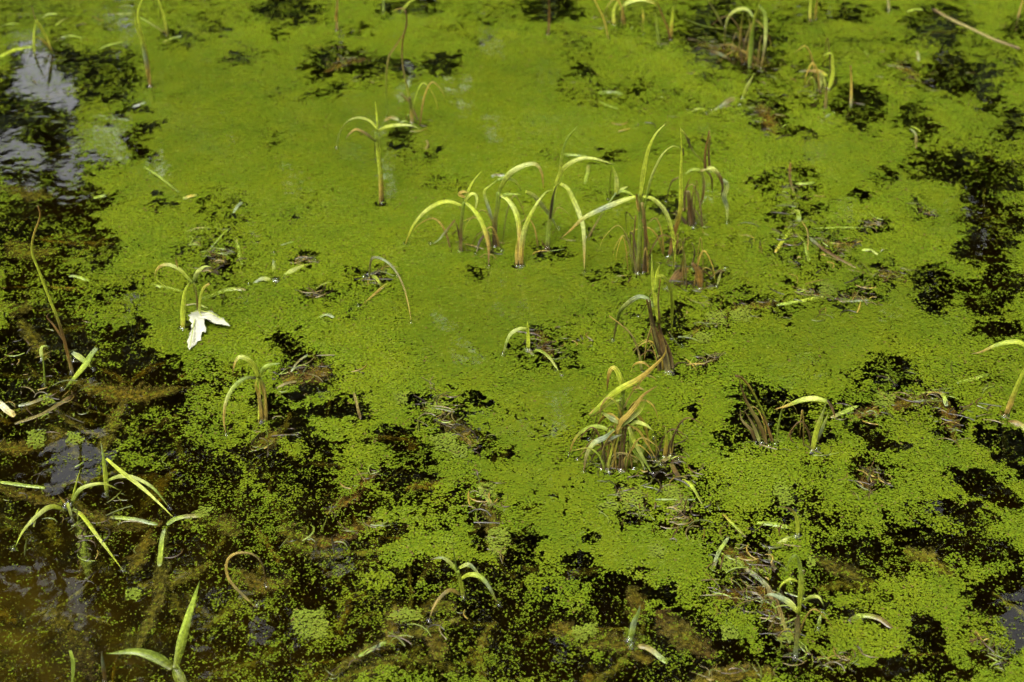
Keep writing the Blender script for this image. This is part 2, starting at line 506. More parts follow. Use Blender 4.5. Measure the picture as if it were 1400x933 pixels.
def build_wood():
    n = 60000
    R = np.random.default_rng(5)
    y = R.uniform(5.6, 11.5, n)
    x = R.uniform(-1, 1, n) * (3.2 + y * 0.75)
    el = np.radians(R.uniform(4, 65, n))
    z = 0.35 + (y - 1.2) * np.tan(el)
    m = 44000                                             # wood carried on round sides and back, unseen, added to cut the skylight
    az = R.uniform(math.radians(48), math.radians(312), m)
    dist = R.uniform(6.3, 11.5, m)
    x = np.concatenate((x, np.sin(az) * dist)); y = np.concatenate((y, 1.5 + np.cos(az) * dist))
    z = np.concatenate((z, 0.3 + dist * np.tan(np.radians(R.uniform(3, 70, m)))))
    n += m
    keep = np.ones(n, bool)
    s = R.uniform(0.06, 0.17, n) * (0.5 + np.hypot(x, y) / 12)
    # the crowns thin out unevenly
    keep &= ~((fnoise(x * 0.55 + y * 0.3, z * 0.55, 9) > 0.80))
    for gi, (gx, gy, hw, hh) in enumerate(GAPS):
        if gi > 14: hw, hh = hw * 0.42, hh * 0.42
        elif gx < 200: hw, hh = hw * 0.62, hh * 0.8
        elif 1200 < gx < 1380: hw, hh = hw * 0.4, hh * 0.4
        elif gx > 200: hw, hh = hw * 0.75, hh * 0.75
        W = on_water(gx, gy)
        d = Vector((W.x, W.y, -CAM_H)).normalized()
        r = Vector((d.x, d.y, -d.z))
        rt = Vector((r.y, -r.x, 0)).normalized()
        up = rt.cross(r)
        qx, qy, qz = x - W.x, y - W.y, z
        f = qx * r.x + qy * r.y + qz * r.z
        a = (qx * rt.x + qy * rt.y) / f
        b = (qx * up.x + qy * up.y + qz * up.z) / f
        mg = (0.75 if gx < 200 or gx > 1380 else 0.42) * s / np.maximum(f, 1)
        keep &= ~(((a / (hw * K * 1.15 + mg)) ** 2 + (b / (hh * K * 1.15 + mg)) ** 2 < 1.0) & (f > 0))
    x, y, z, s = x[keep], y[keep], z[keep], s[keep]
    n = len(x)
    nrm = R.normal(0, 1, (n, 3)); nrm[:, 1] -= 0.8
    nrm /= np.linalg.norm(nrm, axis=1)[:, None]
    t = np.cross(nrm, R.normal(0, 1, (n, 3))); t /= np.linalg.norm(t, axis=1)[:, None]
    b = np.cross(nrm, t)
    P = np.stack((x, y, z), 1)
    s1 = s[:, None]
    V = np.stack((P - t * s1, P - b * s1 * 0.55, P + t * s1, P + b * s1 * 0.55), 1).reshape(-1, 3)
    sizes = [np.full(n, 4)]
    idx = [np.arange(4 * n)]
    mats = [np.zeros(n, int)]
    off = 4 * n
    verts = [V]
    for k in range(24):                                   # trunks with a lean, one limb pair each
        ta = k / 24 * 2 * math.pi + R.uniform(-.1, .1)
        td = R.uniform(7.2, 10)
        bx, by = math.sin(ta) * td, 1.5 + math.cos(ta) * td
        lean = R.uniform(-.08, .08, 2)
        for (sx, sz, ln, dirx, rad) in ((0, -0.1, 13, 0, 0.16), (0, 3.5, 3.2, 0.7, 0.07), (0, 5.2, 3.0, -0.7, 0.06)):
            ring = []
            for j in range(6):
                f = j / 5
                c = np.array([bx + lean[0] * (sz + ln * f) + dirx * ln * f, by + lean[1] * (sz + ln * f), sz + ln * f * (1 if dirx == 0 else 0.75)])
                rr = rad * (1 - 0.75 * f) * (1.35 if (j == 0 and dirx == 0) else 1)
                for q in range(7):
                    a_ = q * 2 * math.pi / 7
                    ring.append(c + rr * np.array([math.cos(a_), math.sin(a_), 0]))
            verts.append(np.array(ring))
            f_ = []
            for j in range(5):
                for q in range(7):
                    f_ += [off + j * 7 + q, off + j * 7 + (q + 1) % 7, off + (j + 1) * 7 + (q + 1) % 7, off + (j + 1) * 7 + q]
            idx.append(np.array(f_)); sizes.append(np.full(35, 4)); mats.append(np.ones(35, int))
            off += len(ring)
    me = mesh_np('bank_wood', np.concatenate(verts), np.concatenate(sizes), np.concatenate(idx), smooth=False)
    o = link('bank_wood', me, flat_mat('wood_foliage', (0.045, 0.07, 0.02)))
    me.materials.append(flat_mat('tree_bark', (0.07, 0.05, 0.035), 0.9))
    me.polygons.foreach_set('material_index', np.concatenate(mats).astype(np.int32))
    tag(o, 'dark wood mirrored in the open water, with unseen wood added round the sides', 'wood', None, 'stuff')
build_wood()

# ================================================================== DUCKWEED
# openings in the mat: x y rx ry angle coverage (photograph pixels, placed on the water)
OPEN = """
45 175 62 110 0 .30|60 90 55 40 0 .40|50 30 60 40 0 .55|70 260 55 60 0 .32|150 105 42 42 30 .40|185 148 18 8 0 .05|197 176 22 9 -20 .06|182 202 26 9 38 .05|130 216 26 10 10 .35|146 170 9 5 0 .1
217 275 13 10 0 .03|240 52 28 11 0 .35|290 40 22 10 0 .4|325 82 20 7 10 .25|280 18 75 18 0 .6|305 288 30 27 0 .45|138 271 22 14 0 .4|95 240 12 16 0 .3|160 20 30 25 0 .5|345 75 25 10 0 .5
395 14 50 18 0 .28|380 44 11 7 0 .1|562 8 48 13 0 .3|475 84 58 20 5 .28|432 97 18 12 10 .12|442 126 34 7 -15 .35|551 95 22 17 0 .3|604 87 29 14 -5 .14|668 18 40 12 0 .5|372 186 12 13 0 .5
546 190 19 14 0 .15|595 211 8 8 0 .3|615 250 32 10 10 .45|400 297 6 5 0 .0|505 117 20 7 0 .5|365 130 10 4 0 .3|490 40 12 8 0 .4|620 40 40 10 0 .6|655 55 12 6 0 .4|570 215 25 12 0 .6
757 12 42 17 0 .22|795 97 15 8 0 .12|765 107 5 4 0 .05|782 62 20 20 0 .5|862 130 95 20 4 .62|950 145 60 14 10 .66|992 48 68 50 15 .30|1040 88 30 30 0 .35|903 60 22 10 0 .45|872 118 7 6 0 .1
836 213 20 10 0 .4|855 268 45 11 5 .55|912 282 18 18 0 .35|1046 250 18 10 0 .35|1052 155 26 28 0 .35|965 200 25 15 0 .5|760 212 20 7 0 .5|720 15 25 18 0 .5|880 25 60 22 0 .45|975 100 20 20 0 .5
1095 20 45 18 0 .45|1163 20 28 12 0 .3|1176 146 36 31 20 .22|1118 112 40 36 0 .5|1085 179 24 9 10 .25|1282 30 45 30 0 .35|1312 106 52 28 0 .22|1356 141 15 15 0 .15|1290 66 22 20 0 .4|1392 42 18 18 0 .4
1236 95 34 17 30 .45|1251 165 20 32 0 .4|1290 228 42 24 10 .15|1358 240 45 28 10 .28|1340 278 30 34 0 .2|1386 304 20 26 0 .3|1085 272 34 52 0 .42|1197 306 28 9 0 .35|1170 265 12 8 0 .3|1210 240 13 12 0 .4
1270 180 14 14 0 .25|1200 60 30 15 0 .55|1330 60 40 15 10 .5|1375 95 25 30 0 .45|1260 290 22 10 10 .45|1150 60 40 14 0 .6|1245 55 24 12 0 .45|1070 60 24 26 0 .5|1080 120 18 14 0 .5|1385 170 20 20 0 .4|1320 200 30 14 20 .6|1370 200 30 20 0 .55
45 330 80 55 0 .42|140 345 26 26 0 .3|120 300 16 30 0 .4|150 402 62 25 0 .48|170 458 32 11 0 .2|60 400 70 40 0 .45|60 480 75 55 0 .14|60 575 115 60 0 .10|190 490 52 20 10 .25|215 525 45 32 20 .13|140 560 60 60 0 .22
235 562 44 28 20 .42|268 595 55 34 0 .42|295 522 40 25 0 .42|285 350 45 44 0 .52|200 385 26 14 0 .5|195 447 14 10 0 .3|180 520 60 30 0 .22|220 600 40 30 0 .4|105 375 30 14 0 .6|300 410 20 8 0 .5
416 355 17 10 0 .25|433 403 22 9 0 .35|445 396 34 14 0 .6|507 385 30 19 0 .42|395 462 16 13 0 .3|400 478 18 12 0 .3|420 510 43 30 0 .32|415 541 22 8 -15 .15|398 580 29 24 20 .08|452 560 32 12 -10 .05|478 568 25 6 0 .1
440 610 25 14 0 .08|546 605 42 17 10 .10|550 548 10 8 0 .3|576 553 22 7 20 .12|646 545 23 9 25 .2|612 572 26 40 -40 .42|640 598 42 20 25 .30|688 619 14 9 0 .08|650 375 16 7 -30 .4|482 421 22 7 10 .6|365 560 25 18 0 .35|490 560 10 25 10 .35
740 470 30 26 0 .42|770 492 24 12 0 .5|725 492 20 12 0 .5|760 345 20 8 0 .4|832 377 28 4 0 .35|885 478 9 15 0 .12|925 440 18 28 0 .35|985 430 52 17 -25 .5|1070 412 60 12 -8 .5|965 497 22 13 -10 .45|950 376 36 20 0 .45
1030 568 30 45 0 .25|992 600 16 16 0 .35|945 567 14 5 0 .2|1075 560 32 25 0 .3|1100 590 32 15 20 .35|900 450 25 30 0 .5|860 370 20 14 0 .55|930 335 30 30 0 .65|850 600 60 45 0 .6|905 640 34 30 0 .4|990 330 15 8 0 .5|1000 400 30 14 0 .6
1110 330 62 24 0 .5|1212 375 36 18 0 .42|1276 397 28 32 0 .22|1347 335 38 30 0 .18|1370 384 32 20 0 .22|1350 412 32 20 0 .28|1368 455 34 14 0 .06|1075 385 16 5 15 .2|1076 433 13 5 0 .1|1160 405 46 14 -5 .42|1090 355 40 20 20 .5
1216 510 35 28 0 .35|1235 545 75 34 0 .45|1190 597 28 17 20 .06|1215 606 30 8 10 .15|1382 602 42 22 15 .06|1300 582 24 26 0 .4|1335 520 35 10 -15 .55|1395 395 14 20 0 .25|1150 555 50 18 0 .5|1320 390 14 10 0 .4|1100 290 30 20 0 .5|1145 350 40 16 10 .5
60 690 130 75 0 .10|60 800 140 90 0 .09|60 900 150 70 0 .12|200 680 80 45 0 .20|200 790 100 80 0 .12|220 890 100 70 0 .17|280 650 50 35 0 .40|310 700 60 40 0 .36|320 770 60 50 0 .24|310 850 55 50 0 .33|330 910 60 40 0 .35|250 625 30 20 0 .3
395 645 62 26 0 .20|350 620 40 22 0 .30|430 700 70 40 0 .30|380 740 60 50 0 .34|440 760 80 50 0 .36|400 820 80 50 0 .34|430 890 90 60 0 .34|530 860 90 60 0 .34|620 870 90 60 0 .32|560 662 42 26 20 .26|526 733 22 14 -20 .18|500 690 30 18 0 .4
552 790 24 16 0 .2|610 785 62 22 0 .3|640 680 18 30 0 .45|668 720 22 45 -15 .32|570 625 30 14 20 .4|575 575 20 10 0 .5|640 655 14 18 0 .55|660 800 40 30 0 .38|690 850 50 50 0 .34|520 640 25 14 0 .55|590 720 30 14 0 .65|600 690 25 12 0 .5
708 765 24 45 10 .16|792 775 30 14 20 .28|852 812 46 30 0 .05|845 850 25 22 0 .1|905 815 18 9 25 .15|745 870 62 45 0 .35|700 900 60 40 0 .34|932 868 62 36 15 .32|1000 893 60 14 20 .06|870 885 50 40 0 .28|800 860 40 30 0 .35|780 920 60 25 0 .25|870 925 60 20 0 .25|960 920 70 18 0 .22
1025 790 55 55 0 .38|1065 850 30 50 0 .36|940 708 52 26 0 .42|866 712 18 10 0 .3|990 750 25 35 0 .42|1050 720 40 26 0 .48|860 690 25 16 0 .5|740 800 40 30 0 .55|800 735 10 10 0 .4|720 700 20 16 0 .55|960 665 26 30 0 .6|930 830 40 30 20 .55
1160 768 52 38 0 .22|1115 800 26 36 0 .3|1252 738 52 24 20 .12|1318 706 45 20 15 .12|1345 752 52 22 15 .26|1352 666 62 15 25 .05|1388 636 30 16 20 .04|1190 652 32 26 0 .32|1100 690 42 30 0 .45|1345 818 30 26 20 .18|1394 835 28 60 0 .10|1268 868 24 28 -20 .22
1250 908 58 16 -10 .12|1180 924 60 12 0 .06|1070 912 62 24 0 .28|1182 845 36 12 15 .28|1335 855 24 24 0 .5|1110 640 30 14 0 .5|1270 700 30 14 20 .5|1230 770 30 20 20 .35|1200 820 30 14 0 .6|1300 780 30 14 10 .5|1360 900 30 20 0 .4|1130 720 30 24 0 .5|1300 920 40 12 0 .2|1120 860 18 24 0 .5|1150 700 30 14 0 .65|1380 780 30 14 10 .5
"""
EL = np.array([[float(q) for q in e.split()] for line in OPEN.strip().split('\n') for e in line.split('|')], np.float32)
EL[:, 5] = np.where(EL[:, 5] >= 0.42, EL[:, 5] + 0.13, EL[:, 5])

# lumps where old, paler fronds pile up on sunken leaves: x y r
LUMPS = [(608, 606, 11), (628, 618, 9), (598, 560, 8), (665, 672, 9), (684, 735, 10), (682, 755, 8), (548, 547, 7), (1000, 772, 9), (1072, 672, 7), (1074, 685, 7), (1208, 548, 9),
         (928, 690, 9), (862, 678, 9), (866, 690, 7), (836, 692, 8), (916, 672, 8), (422, 850, 17), (430, 862, 12), (100, 600, 8), (50, 601, 9), (66, 548, 6), (995, 870, 8), (796, 868, 10), (810, 862, 8),
         (978, 435, 9), (962, 462, 7), (1010, 432, 9), (1130, 398, 8), (900, 755, 8), (1110, 770, 5), (560, 840, 9), (545, 842, 8), (1075, 870, 6), (280, 700, 8), (185, 812, 6), (960, 300, 6)]

def clear_over_sunken():
    """fronds lie thinner over leaves that touch the surface"""
    add = []
    for label, cols, w, dep, pts in SUNK:
        if dep > 0.9: continue
        q = [Vector((x, y, 0)) for x, y in parse(pts)]
        c = catmull(q, 6)
        for i, p in enumerate(c):
            if i in (0, 6): continue
            a = c[min(i + 1, 6)] - c[max(i - 1, 0)]
            add.append((p.x, p.y, max(8, a.length * 0.36), w * 0.38, math.degrees(math.atan2(a.y, a.x)), random.uniform(.08, .40)))
    for lab, base, bl in PLANTS:                      # and part a little round each stem
        add.append((base[0] + 1, base[1] + 1, 7, 4, 0, 0.35))
    return np.array(add, np.float32)

def coverage(px, py, wx, wy):
    """share of the water that the mat covers, at pixels px,py = pond points wx,wy"""
    jx = (fnoise(wx * 45, wy * 45, 21) - 0.5) * 46 + (vnoise(wx * 150, wy * 150, 22) - 0.5) * 14
    jy = (fnoise(wx * 45, wy * 45, 31) - 0.5) * 30 + (vnoise(wx * 150, wy * 150, 32) - 0.5) * 9
    qx, qy = px + jx, py + jy
    C = np.full(len(px), 0.985, np.float32)
    for cx, cy, rx, ry, an, cv in np.concatenate((EL, clear_over_sunken())):
        R_ = max(rx, ry) * 1.5
        m = np.nonzero((np.abs(qx - cx) < R_) & (np.abs(qy - cy) < R_))[0]
        if not len(m): continue
        a = math.radians(an)
        dx, dy = qx[m] - cx, qy[m] - cy
        u = (dx * math.cos(a) + dy * math.sin(a)) / rx
        v = (-dx * math.sin(a) + dy * math.cos(a)) / ry
        d = np.sqrt(u * u + v * v)
        k = np.clip((1.36 - d) / 0.66, 0, 1)
        k = k * k * (3 - 2 * k)
        C[m] = np.minimum(C[m], 0.985 - (0.985 - cv) * k)
    # faint worn lanes through the mat
    lane = fnoise(wx * 7, wy * 7, 41)
    C = np.where(C > 0.9, C - 0.10 * np.clip((lane - 0.55) / 0.2, 0, 1), C)
    lump = np.zeros(len(px), np.float32)
    for cx, cy, r in LUMPS:
        m = (np.abs(px + jx * .4 - cx) < r * 1.3) & (np.abs(py + jy * .4 - cy) < r)
        lump[m] = 1
    C = np.where(C < 0.5, C * 0.74, C)
    C = np.where((C < 0.3) & (px < 260) & (py > 430), C * 0.62, C)
    C = np.where((C < 0.66) & (px < 125 + 25 * np.sin(py / 37)) & (py > 70) & (py < 470), C * 0.55, C)
    C = np.maximum(C, lump)
    return C, lump

def project(wx, wy):
    f = wy * CP + CAM_H * SP
    up = wy * SP - CAM_H * CP
    return 700 + wx / f / K, 466.5 - up / f / K

FILM = [(600, 200, 330, 130), (230, 150, 110, 110), (660, 400, 130, 110), (820, 300, 190, 110), (745, 610, 85, 140), (860, 745, 120, 45), (1130, 480, 120, 80), (1140, 235, 90, 50), (640, 490, 60, 60), (1300, 290, 50, 30), (300, 240, 120, 80), (1220, 430, 80, 60)]

def build_duckweed():
    R = np.random.default_rng(3)
    rows = []
    y = on_water(700, 950).y - 0.10
    y_end = on_water(700, -16).y + 0.25
    while y < y_end:                                  # rows of fronds, a little coarser towards the back
        s = 0.00225 * (1 + 0.22 * max(0, y - 1.2))
        half = 0.36 * (y * CP + CAM_H * SP) * 1.10 + 0.05
        x = np.arange(-half, half, s)
        x = x + R.uniform(0, s)
        rows.append(np.stack((x, np.full(len(x), y), np.full(len(x), s)), 1))
        y += s * 0.88
    P = np.concatenate(rows).astype(np.float32)
    n = len(P)
    s = P[:, 2]
    # fronds hang together in chains and clumps: pull each one towards its neighbours along a swirl
    P[:, 0] += R.uniform(-.55, .55, n) * s
    P[:, 1] += R.uniform(-.55, .55, n) * s
    wx, wy = P[:, 0], P[:, 1]
    px, py = project(wx, wy)
    C, lump = coverage(px, py, wx, wy)
    nz = 0.55 * fnoise(wx * 95, wy * 95, 51, 2) + 0.50 * vnoise(wx * 290, wy * 290, 52) + 0.31 * R.random(n) + 0.22 * vnoise(wx * 30, wy * 30, 57)
    rank = np.empty(n, np.float32)
    rank[np.argsort(nz)] = np.linspace(0, 1, n)
    keep = rank < C
    keep |= R.random(n) < 0.045                        # loose single fronds in the open water
    keep &= R.random(n) < 0.992
    idx = np.nonzero(keep)[0]
    P, s, C, rank, px, py, lump = P[idx], s[idx], C[idx], rank[idx], px[idx], py[idx], lump[idx]
    n = len(idx)
    loose = (rank[:] > C)
    rad = s * R.uniform(0.42, 0.80, n)
    rad[loose] *= 0.58
    rad *= np.where(C < 0.45, 0.80, 1.0)
    ang = R.uniform(0, 2 * np.pi, n)
    dense = C > 0.88
    tilt = R.normal(0, 0.045, (n, 2)) * np.where(dense, 0.4, 1.0)[:, None]
    zc = np.where(dense, R.uniform(0.0005, 0.0011, n), R.uniform(0.0006, 0.0020, n)) + lump * R.uniform(0.001, 0.003, n)
    # in the quiet middle the mat hangs a little below the surface, under a film of clear water
    film = np.zeros(n, np.float32)
    for cx, cy, rx, ry in FILM:
        d = np.sqrt(((px - cx) / rx) ** 2 + ((py - cy) / ry) ** 2) + 0.5 * (fnoise(P[:, 0] * 14, P[:, 1] * 14, 71) - 0.5)
        film = np.maximum(film, np.clip((1.2 - d) / 0.45, 0, 1))
    quiet = film.copy()
    film = np.where(0.30 + 0.52 * film > R.random(n), 1.0, 0.0) * dense
    rad *= 1 + 0.30 * film + 0.12 * dense
    zf = -R.uniform(0.0002, 0.0008, n)
    ex = R.uniform(0.74, 0.97, n)
    near = P[:, 1] < 2.15                               # six-sided fronds near by, four-sided where they are under two pixels
    vs_, cs_, ns_ = [], [], []
    order = []
    for sel, k in ((near, 6), (~near, 4)):
        m = np.nonzero(sel)[0]
        order.append(m)
        ka = np.arange(k) * 2 * np.pi / k
        g = 1.0 if k == 6 else 1.2
        lx = np.cos(ka)[None, :] * rad[m][:, None] * g
        ly = np.sin(ka)[None, :] * (rad[m] * ex[m])[:, None] * g
        ca, sa = np.cos(ang[m])[:, None], np.sin(ang[m])[:, None]
        X = lx * ca - ly * sa
        Y = lx * sa + ly * ca
        Z = X * tilt[m, :1] + Y * tilt[m, 1:]
        Z = np.where(film[m][:, None] > 0.5, np.minimum(Z * 0.3 + zf[m][:, None], -0.0001), np.maximum(Z + zc[m][:, None], 0.0003))
        vs_.append(np.stack((P[m, :1] + X, P[m, 1:2] + Y, Z), 2).reshape(-1, 3))
        ns_.append(np.full(len(m), k))
    V = np.concatenate(vs_)
    sizes = np.concatenate(ns_)
    order = np.concatenate(order)
    # colour of the fronds: yellow-green, older ones paler or browning
    base = np.array([0.086, 0.117, 0.0018])
    v = 1 + R.normal(0, 0.085, n) * (1 - 0.5 * quiet)
    big = fnoise(P[:, 0] * 3.2, P[:, 1] * 3.2, 61)
    mid = fnoise(P[:, 0] * 22, P[:, 1] * 22, 62)
    col = base[None, :] * (v * (0.72 + 0.38 * big + 0.20 * mid))[:, None]
    col[:, 0] *= 1 + 0.22 * (mid - 0.5) + R.normal(0, 0.05, n)
    pale = (R.random(n) < 0.03 + 0.10 * (big > 0.6)) | (lump > 0)
    col[pale] = col[pale] * 0.75 + np.array([0.048, 0.056, 0.012])
    brown = R.random(n) < 0.012 * (1 - 0.7 * quiet)
    col[brown] = np.array([0.10, 0.075, 0.02])
    sparse = C < 0.3
    col[sparse] *= 0.92
    col = np.clip(col, 0.004, 0.6)
    cc = np.repeat(col[order], sizes, axis=0)
    me = mesh_np('duckweed', V, sizes, np.arange(len(V)), cc, np.zeros((len(V), 2), np.float32), smooth=False)
    o = link('duckweed', me, M_FROND)
    tag(o, 'bright green mat of tiny floating duckweed fronds with ragged dark openings', 'duckweed', None, 'stuff')
    print('fronds', n, 'tris', int((sizes - 2).sum()))

# ================================================================== SUNKEN LEAVES (brown, furred with algae, just under the surface)
SG = 'sunken leaves under the duckweed'
SUNK = [  # label, colours, width px, depth cm, points
    ('olive brown sunken leaf at the left edge below the dark stick', 'MNM', 34, 1.2, '-15,606 25,612 60,606 88,590'),
    ('narrow olive sunken blade slanting above the tan dry stalk base', 'VMV', 26, 1.6, '28,436 45,462 62,492'),
    ('broad olive sunken leaf below the crossed pale floating blades', 'MNM', 40, 1.4, '100,520 150,535 200,538 244,530'),
    ('short olive sunken blade pointing down towards the upright green shoot', 'MV', 28, 1.5, '172,545 155,575 138,618'),
    ('long thin sunken blade lying across the lower left dark water', 'VMV', 16, 1.4, '60,545 105,582 160,602'),
    ('brown sunken leaf left of the sprawling yellow green shoot', 'MNM', 30, 1.3, '-10,664 40,676 92,690'),
    ('rust brown sunken leaf right of the sprawling yellow green shoot', 'NMN', 30, 1.3, '102,698 160,716 222,716'),
    ('olive sunken blade running down from the pale floating blade joint', 'OMV', 26, 1.2, '226,722 222,765 214,820 188,885'),
    ('rust olive sunken leaf tucked beside the sunken olive blade', 'NM', 30, 1.6, '205,722 195,750 180,785'),
    ('olive sunken leaf pointing right above the forked green sunken shoot', 'MVM', 32, 1.6, '188,800 240,792 290,768'),
    ('fuzzy green sunken blade hanging below the sprawling yellow green shoot', 'OLO', 16, .6, '106,706 113,740 120,790'),
    ('dim brown sunken leaf near the bottom left corner', 'MD', 40, 2.2, '60,830 100,870 130,930'),
    ('dim olive sunken leaf left of the tan curled blade', 'VMV', 34, 1.8, '250,720 290,712 330,730'),
    ('brown sunken leaf inside the tan curled blade', 'MNM', 34, 1.8, '320,780 355,800 400,795'),
    ('rust brown leaf tip with a white glint, upper of two', 'NRN', 26, .3, '446,702 475,682 505,652 513,645'),
    ('rust brown leaf tip with a white glint, lower of two', 'MRN', 30, .3, '410,735 450,742 490,722 515,708'),
    ('dim olive sunken leaf left of the lower rust brown leaf tip', 'MVM', 44, 1.6, '380,720 420,745 470,760'),
    ('olive sunken leaf standing between others in the bottom centre', 'MNM', 30, 1.0, '530,880 538,850 540,825'),
    ('long olive sunken stem crossing the bottom centre', 'VMV', 20, .8, '452,925 500,890 560,868 630,845'),
    ('round olive sunken leaf with a pale rim beside the drooping small shoot', 'MVM', 40, 1.2, '575,835 605,826 625,832'),
    ('short broad olive sunken leaf under the long sunken stem', 'NM', 34, 1.0, '590,865 600,885 598,902'),
    ('dim olive sunken leaf at the bottom edge left of centre', 'MVM', 46, 1.6, '440,945 490,915 540,905'),
    ('big rust brown sunken leaf in the bottom centre', 'NMN', 48, 1.0, '755,852 800,872 850,880 890,905'),
    ('olive sunken leaf in the black opening behind the bent green blade', 'VNM', 34, 1.6, '862,800 872,822 868,850'),
    ('dull brown sunken leaf right of the bent green blade', 'BMB', 46, 1.0, '895,835 930,865 975,900'),
    ('long olive brown sunken leaf along the bottom edge', 'MNM', 32, .7, '945,935 1000,920 1060,918'),
    ('oval rust brown sunken leaf with a pale midrib beside the dead tuft', 'NRN', 36, .3, '972,818 1005,812 1035,808'),
    ('rust brown sunken leaf below the oval leaf in the dead tuft', 'RNB', 26, .5, '1040,800 1052,835 1072,870 1085,890'),
    ('brown sunken leaf in the opening above the dead tuft', 'MRM', 40, .6, '985,745 1015,765 1050,780'),
    ('mottled rust brown sunken leaf under piled pale duckweed, upper one', 'NMN', 42, .4, '580,556 612,575 650,608'),
    ('mottled rust brown sunken leaf under piled pale duckweed, lower one', 'NMN', 26, .5, '652,650 668,680 674,720 678,755'),
    ('thin brown sunken blade tip leading to the mottled leaf', 'RB', 9, -.2, '586,524 598,545 608,566'),
    ('wide rust brown sunken leaf right of the pale bent shoot', 'NRNM', 30, .4, '1160,572 1205,558 1250,548 1300,552'),
    ('rust brown sunken leaf curving down at the end of the wide sunken leaf', 'NRM', 22, .3, '1283,545 1298,570 1306,602'),
    ('small brown sunken leaf with a pale fleck right of the folded yellow blade', 'NRM', 26, .3, '1192,638 1188,655 1180,676'),
    ('olive sunken leaf in the left end of the dark right hand opening', 'VMV', 44, 1.4, '1115,760 1150,778 1180,790'),
    ('dim olive sunken leaf at the right end of the dark opening', 'VMV', 30, 1.2, '1235,752 1270,765 1310,790'),
    ('short rust brown sunken leaf near the bottom right edge', 'NMN', 22, .3, '1125,905 1150,902 1172,898'),
    ('slim brown sunken leaf beside the sky reflection at lower right', 'RNM', 12, .2, '1330,875 1352,885 1366,912'),
    ('flat brown sunken leaf among black gaps left of centre', 'NBN', 46, .3, '385,520 420,512 452,505'),
    ('brown sunken leaf beneath the tan and green upright shoot', 'MNM', 40, .5, '345,610 365,600 385,590'),
    ('oval rust sunken leaf above the three pointed pale floating shoot', 'NM', 16, .2, '406,357 416,355 426,355'),
    ('oval rust sunken leaf under the short pale floating strip', 'NM', 14, .2, '420,404 433,404 446,402'),
    ('rust sunken leaf behind the white maple leaf', 'NMN', 30, .4, '283,372 296,362 306,350'),
    ('small rust sunken leaf by the leaning pale strips', 'NRN', 14, .2, '284,347 298,345 310,345'),
    ('dark rust sunken leaf near the top, in a black opening', 'RNB', 26, .3, '446,98 470,86 500,80'),
    ('long rust sunken stem curving right from the dark dead stump', 'NMNM', 18, .2, '942,462 965,440 1000,424 1050,415 1100,404'),
    ('flat rust sunken leaf right of the dark dead stump', 'NRN', 16, .2, '946,500 965,494 986,488'),
    ('rust sunken leaf in the right hand mat beside scattered pale strips', 'NRN', 20, .3, '1120,325 1150,338 1170,330'),
    ('oval rust sunken leaf by the black gap right of centre', 'NMN', 24, .3, '1202,378 1218,374 1236,378'),
    ('small rust sunken leaf above the long pale sunken strip', 'NR', 12, .2, '1098,398 1110,401 1122,403'),
    ('rust sunken leaf beside the pale strip end at right', 'NRN', 14, .3, '1150,404 1172,408 1190,410'),
    ('slanting brown sunken leaf near the top right', 'RNB', 16, .3, '1222,86 1240,96 1258,110'),
    ('brown sunken leaf under the big tan clump', 'NRN', 30, .3, '846,668 866,684 876,700'),
    ('reddish brown sunken leaf below the small twin shoot', 'RNR', 18, .2, '936,682 930,700 922,722'),
    ('brown sunken leaf beside the small bright shoot in the middle', 'NBN', 26, .3, '738,452 745,470 752,490'),
    ('small brown sunken leaf beside the arched thin stalk', 'BNB', 20, .3, '505,388 516,378 524,368'),
    ('brown sunken leaf in the upper right dark strip', 'MRM', 26, .4, '1040,140 1048,160 1060,185'),
    ('brown sunken leaf beneath the tall tuft at the top', 'MBM', 40, .5, '955,60 1000,70 1050,90'),
    ('small rust sunken leaf with white foam at right', 'RNR', 14, .1, '1256,284 1268,290 1280,298'),
    ('small red brown sunken leaf with white foam in the right mat', 'RR', 12, .1, '1182,308 1192,305 1202,306'),
    ('dim olive sunken leaf at the left edge in the upper dark strip', 'VMV', 40, 1.6, '-10,250 30,262 70,270'),
    ('dim brown sunken leaf beside the tall dry stalk at left', 'MVM', 44, 1.5, '10,330 40,345 80,342'),
    ('olive sunken leaf left of the tall dry stalk', 'VMV', 36, 1.2, '-12,410 20,425 40,410'),
]
def build_sunken():
    for label, cols, w, dep, s in SUNK:
        z = -dep * 0.007 - 0.004
        pts = [on_water(x, y, z + random.uniform(-.002, .002)) for x, y in parse(s)]
        mid = pts[len(pts) // 2].copy()
        wid = w * px_size(mid) * 1.12
        me = ribbon('sunken_leaf', pts, wid, cols, 'leaf', mid, rough_edge=0.30, thick=0.002, seg=12,
                    facing=Vector((random.uniform(-.15, .15), random.uniform(-.15, .15), 1)))
        tag(link('sunken_leaf', me, M_SUNK, None, mid), label, 'leaf', SG)
build_sunken()

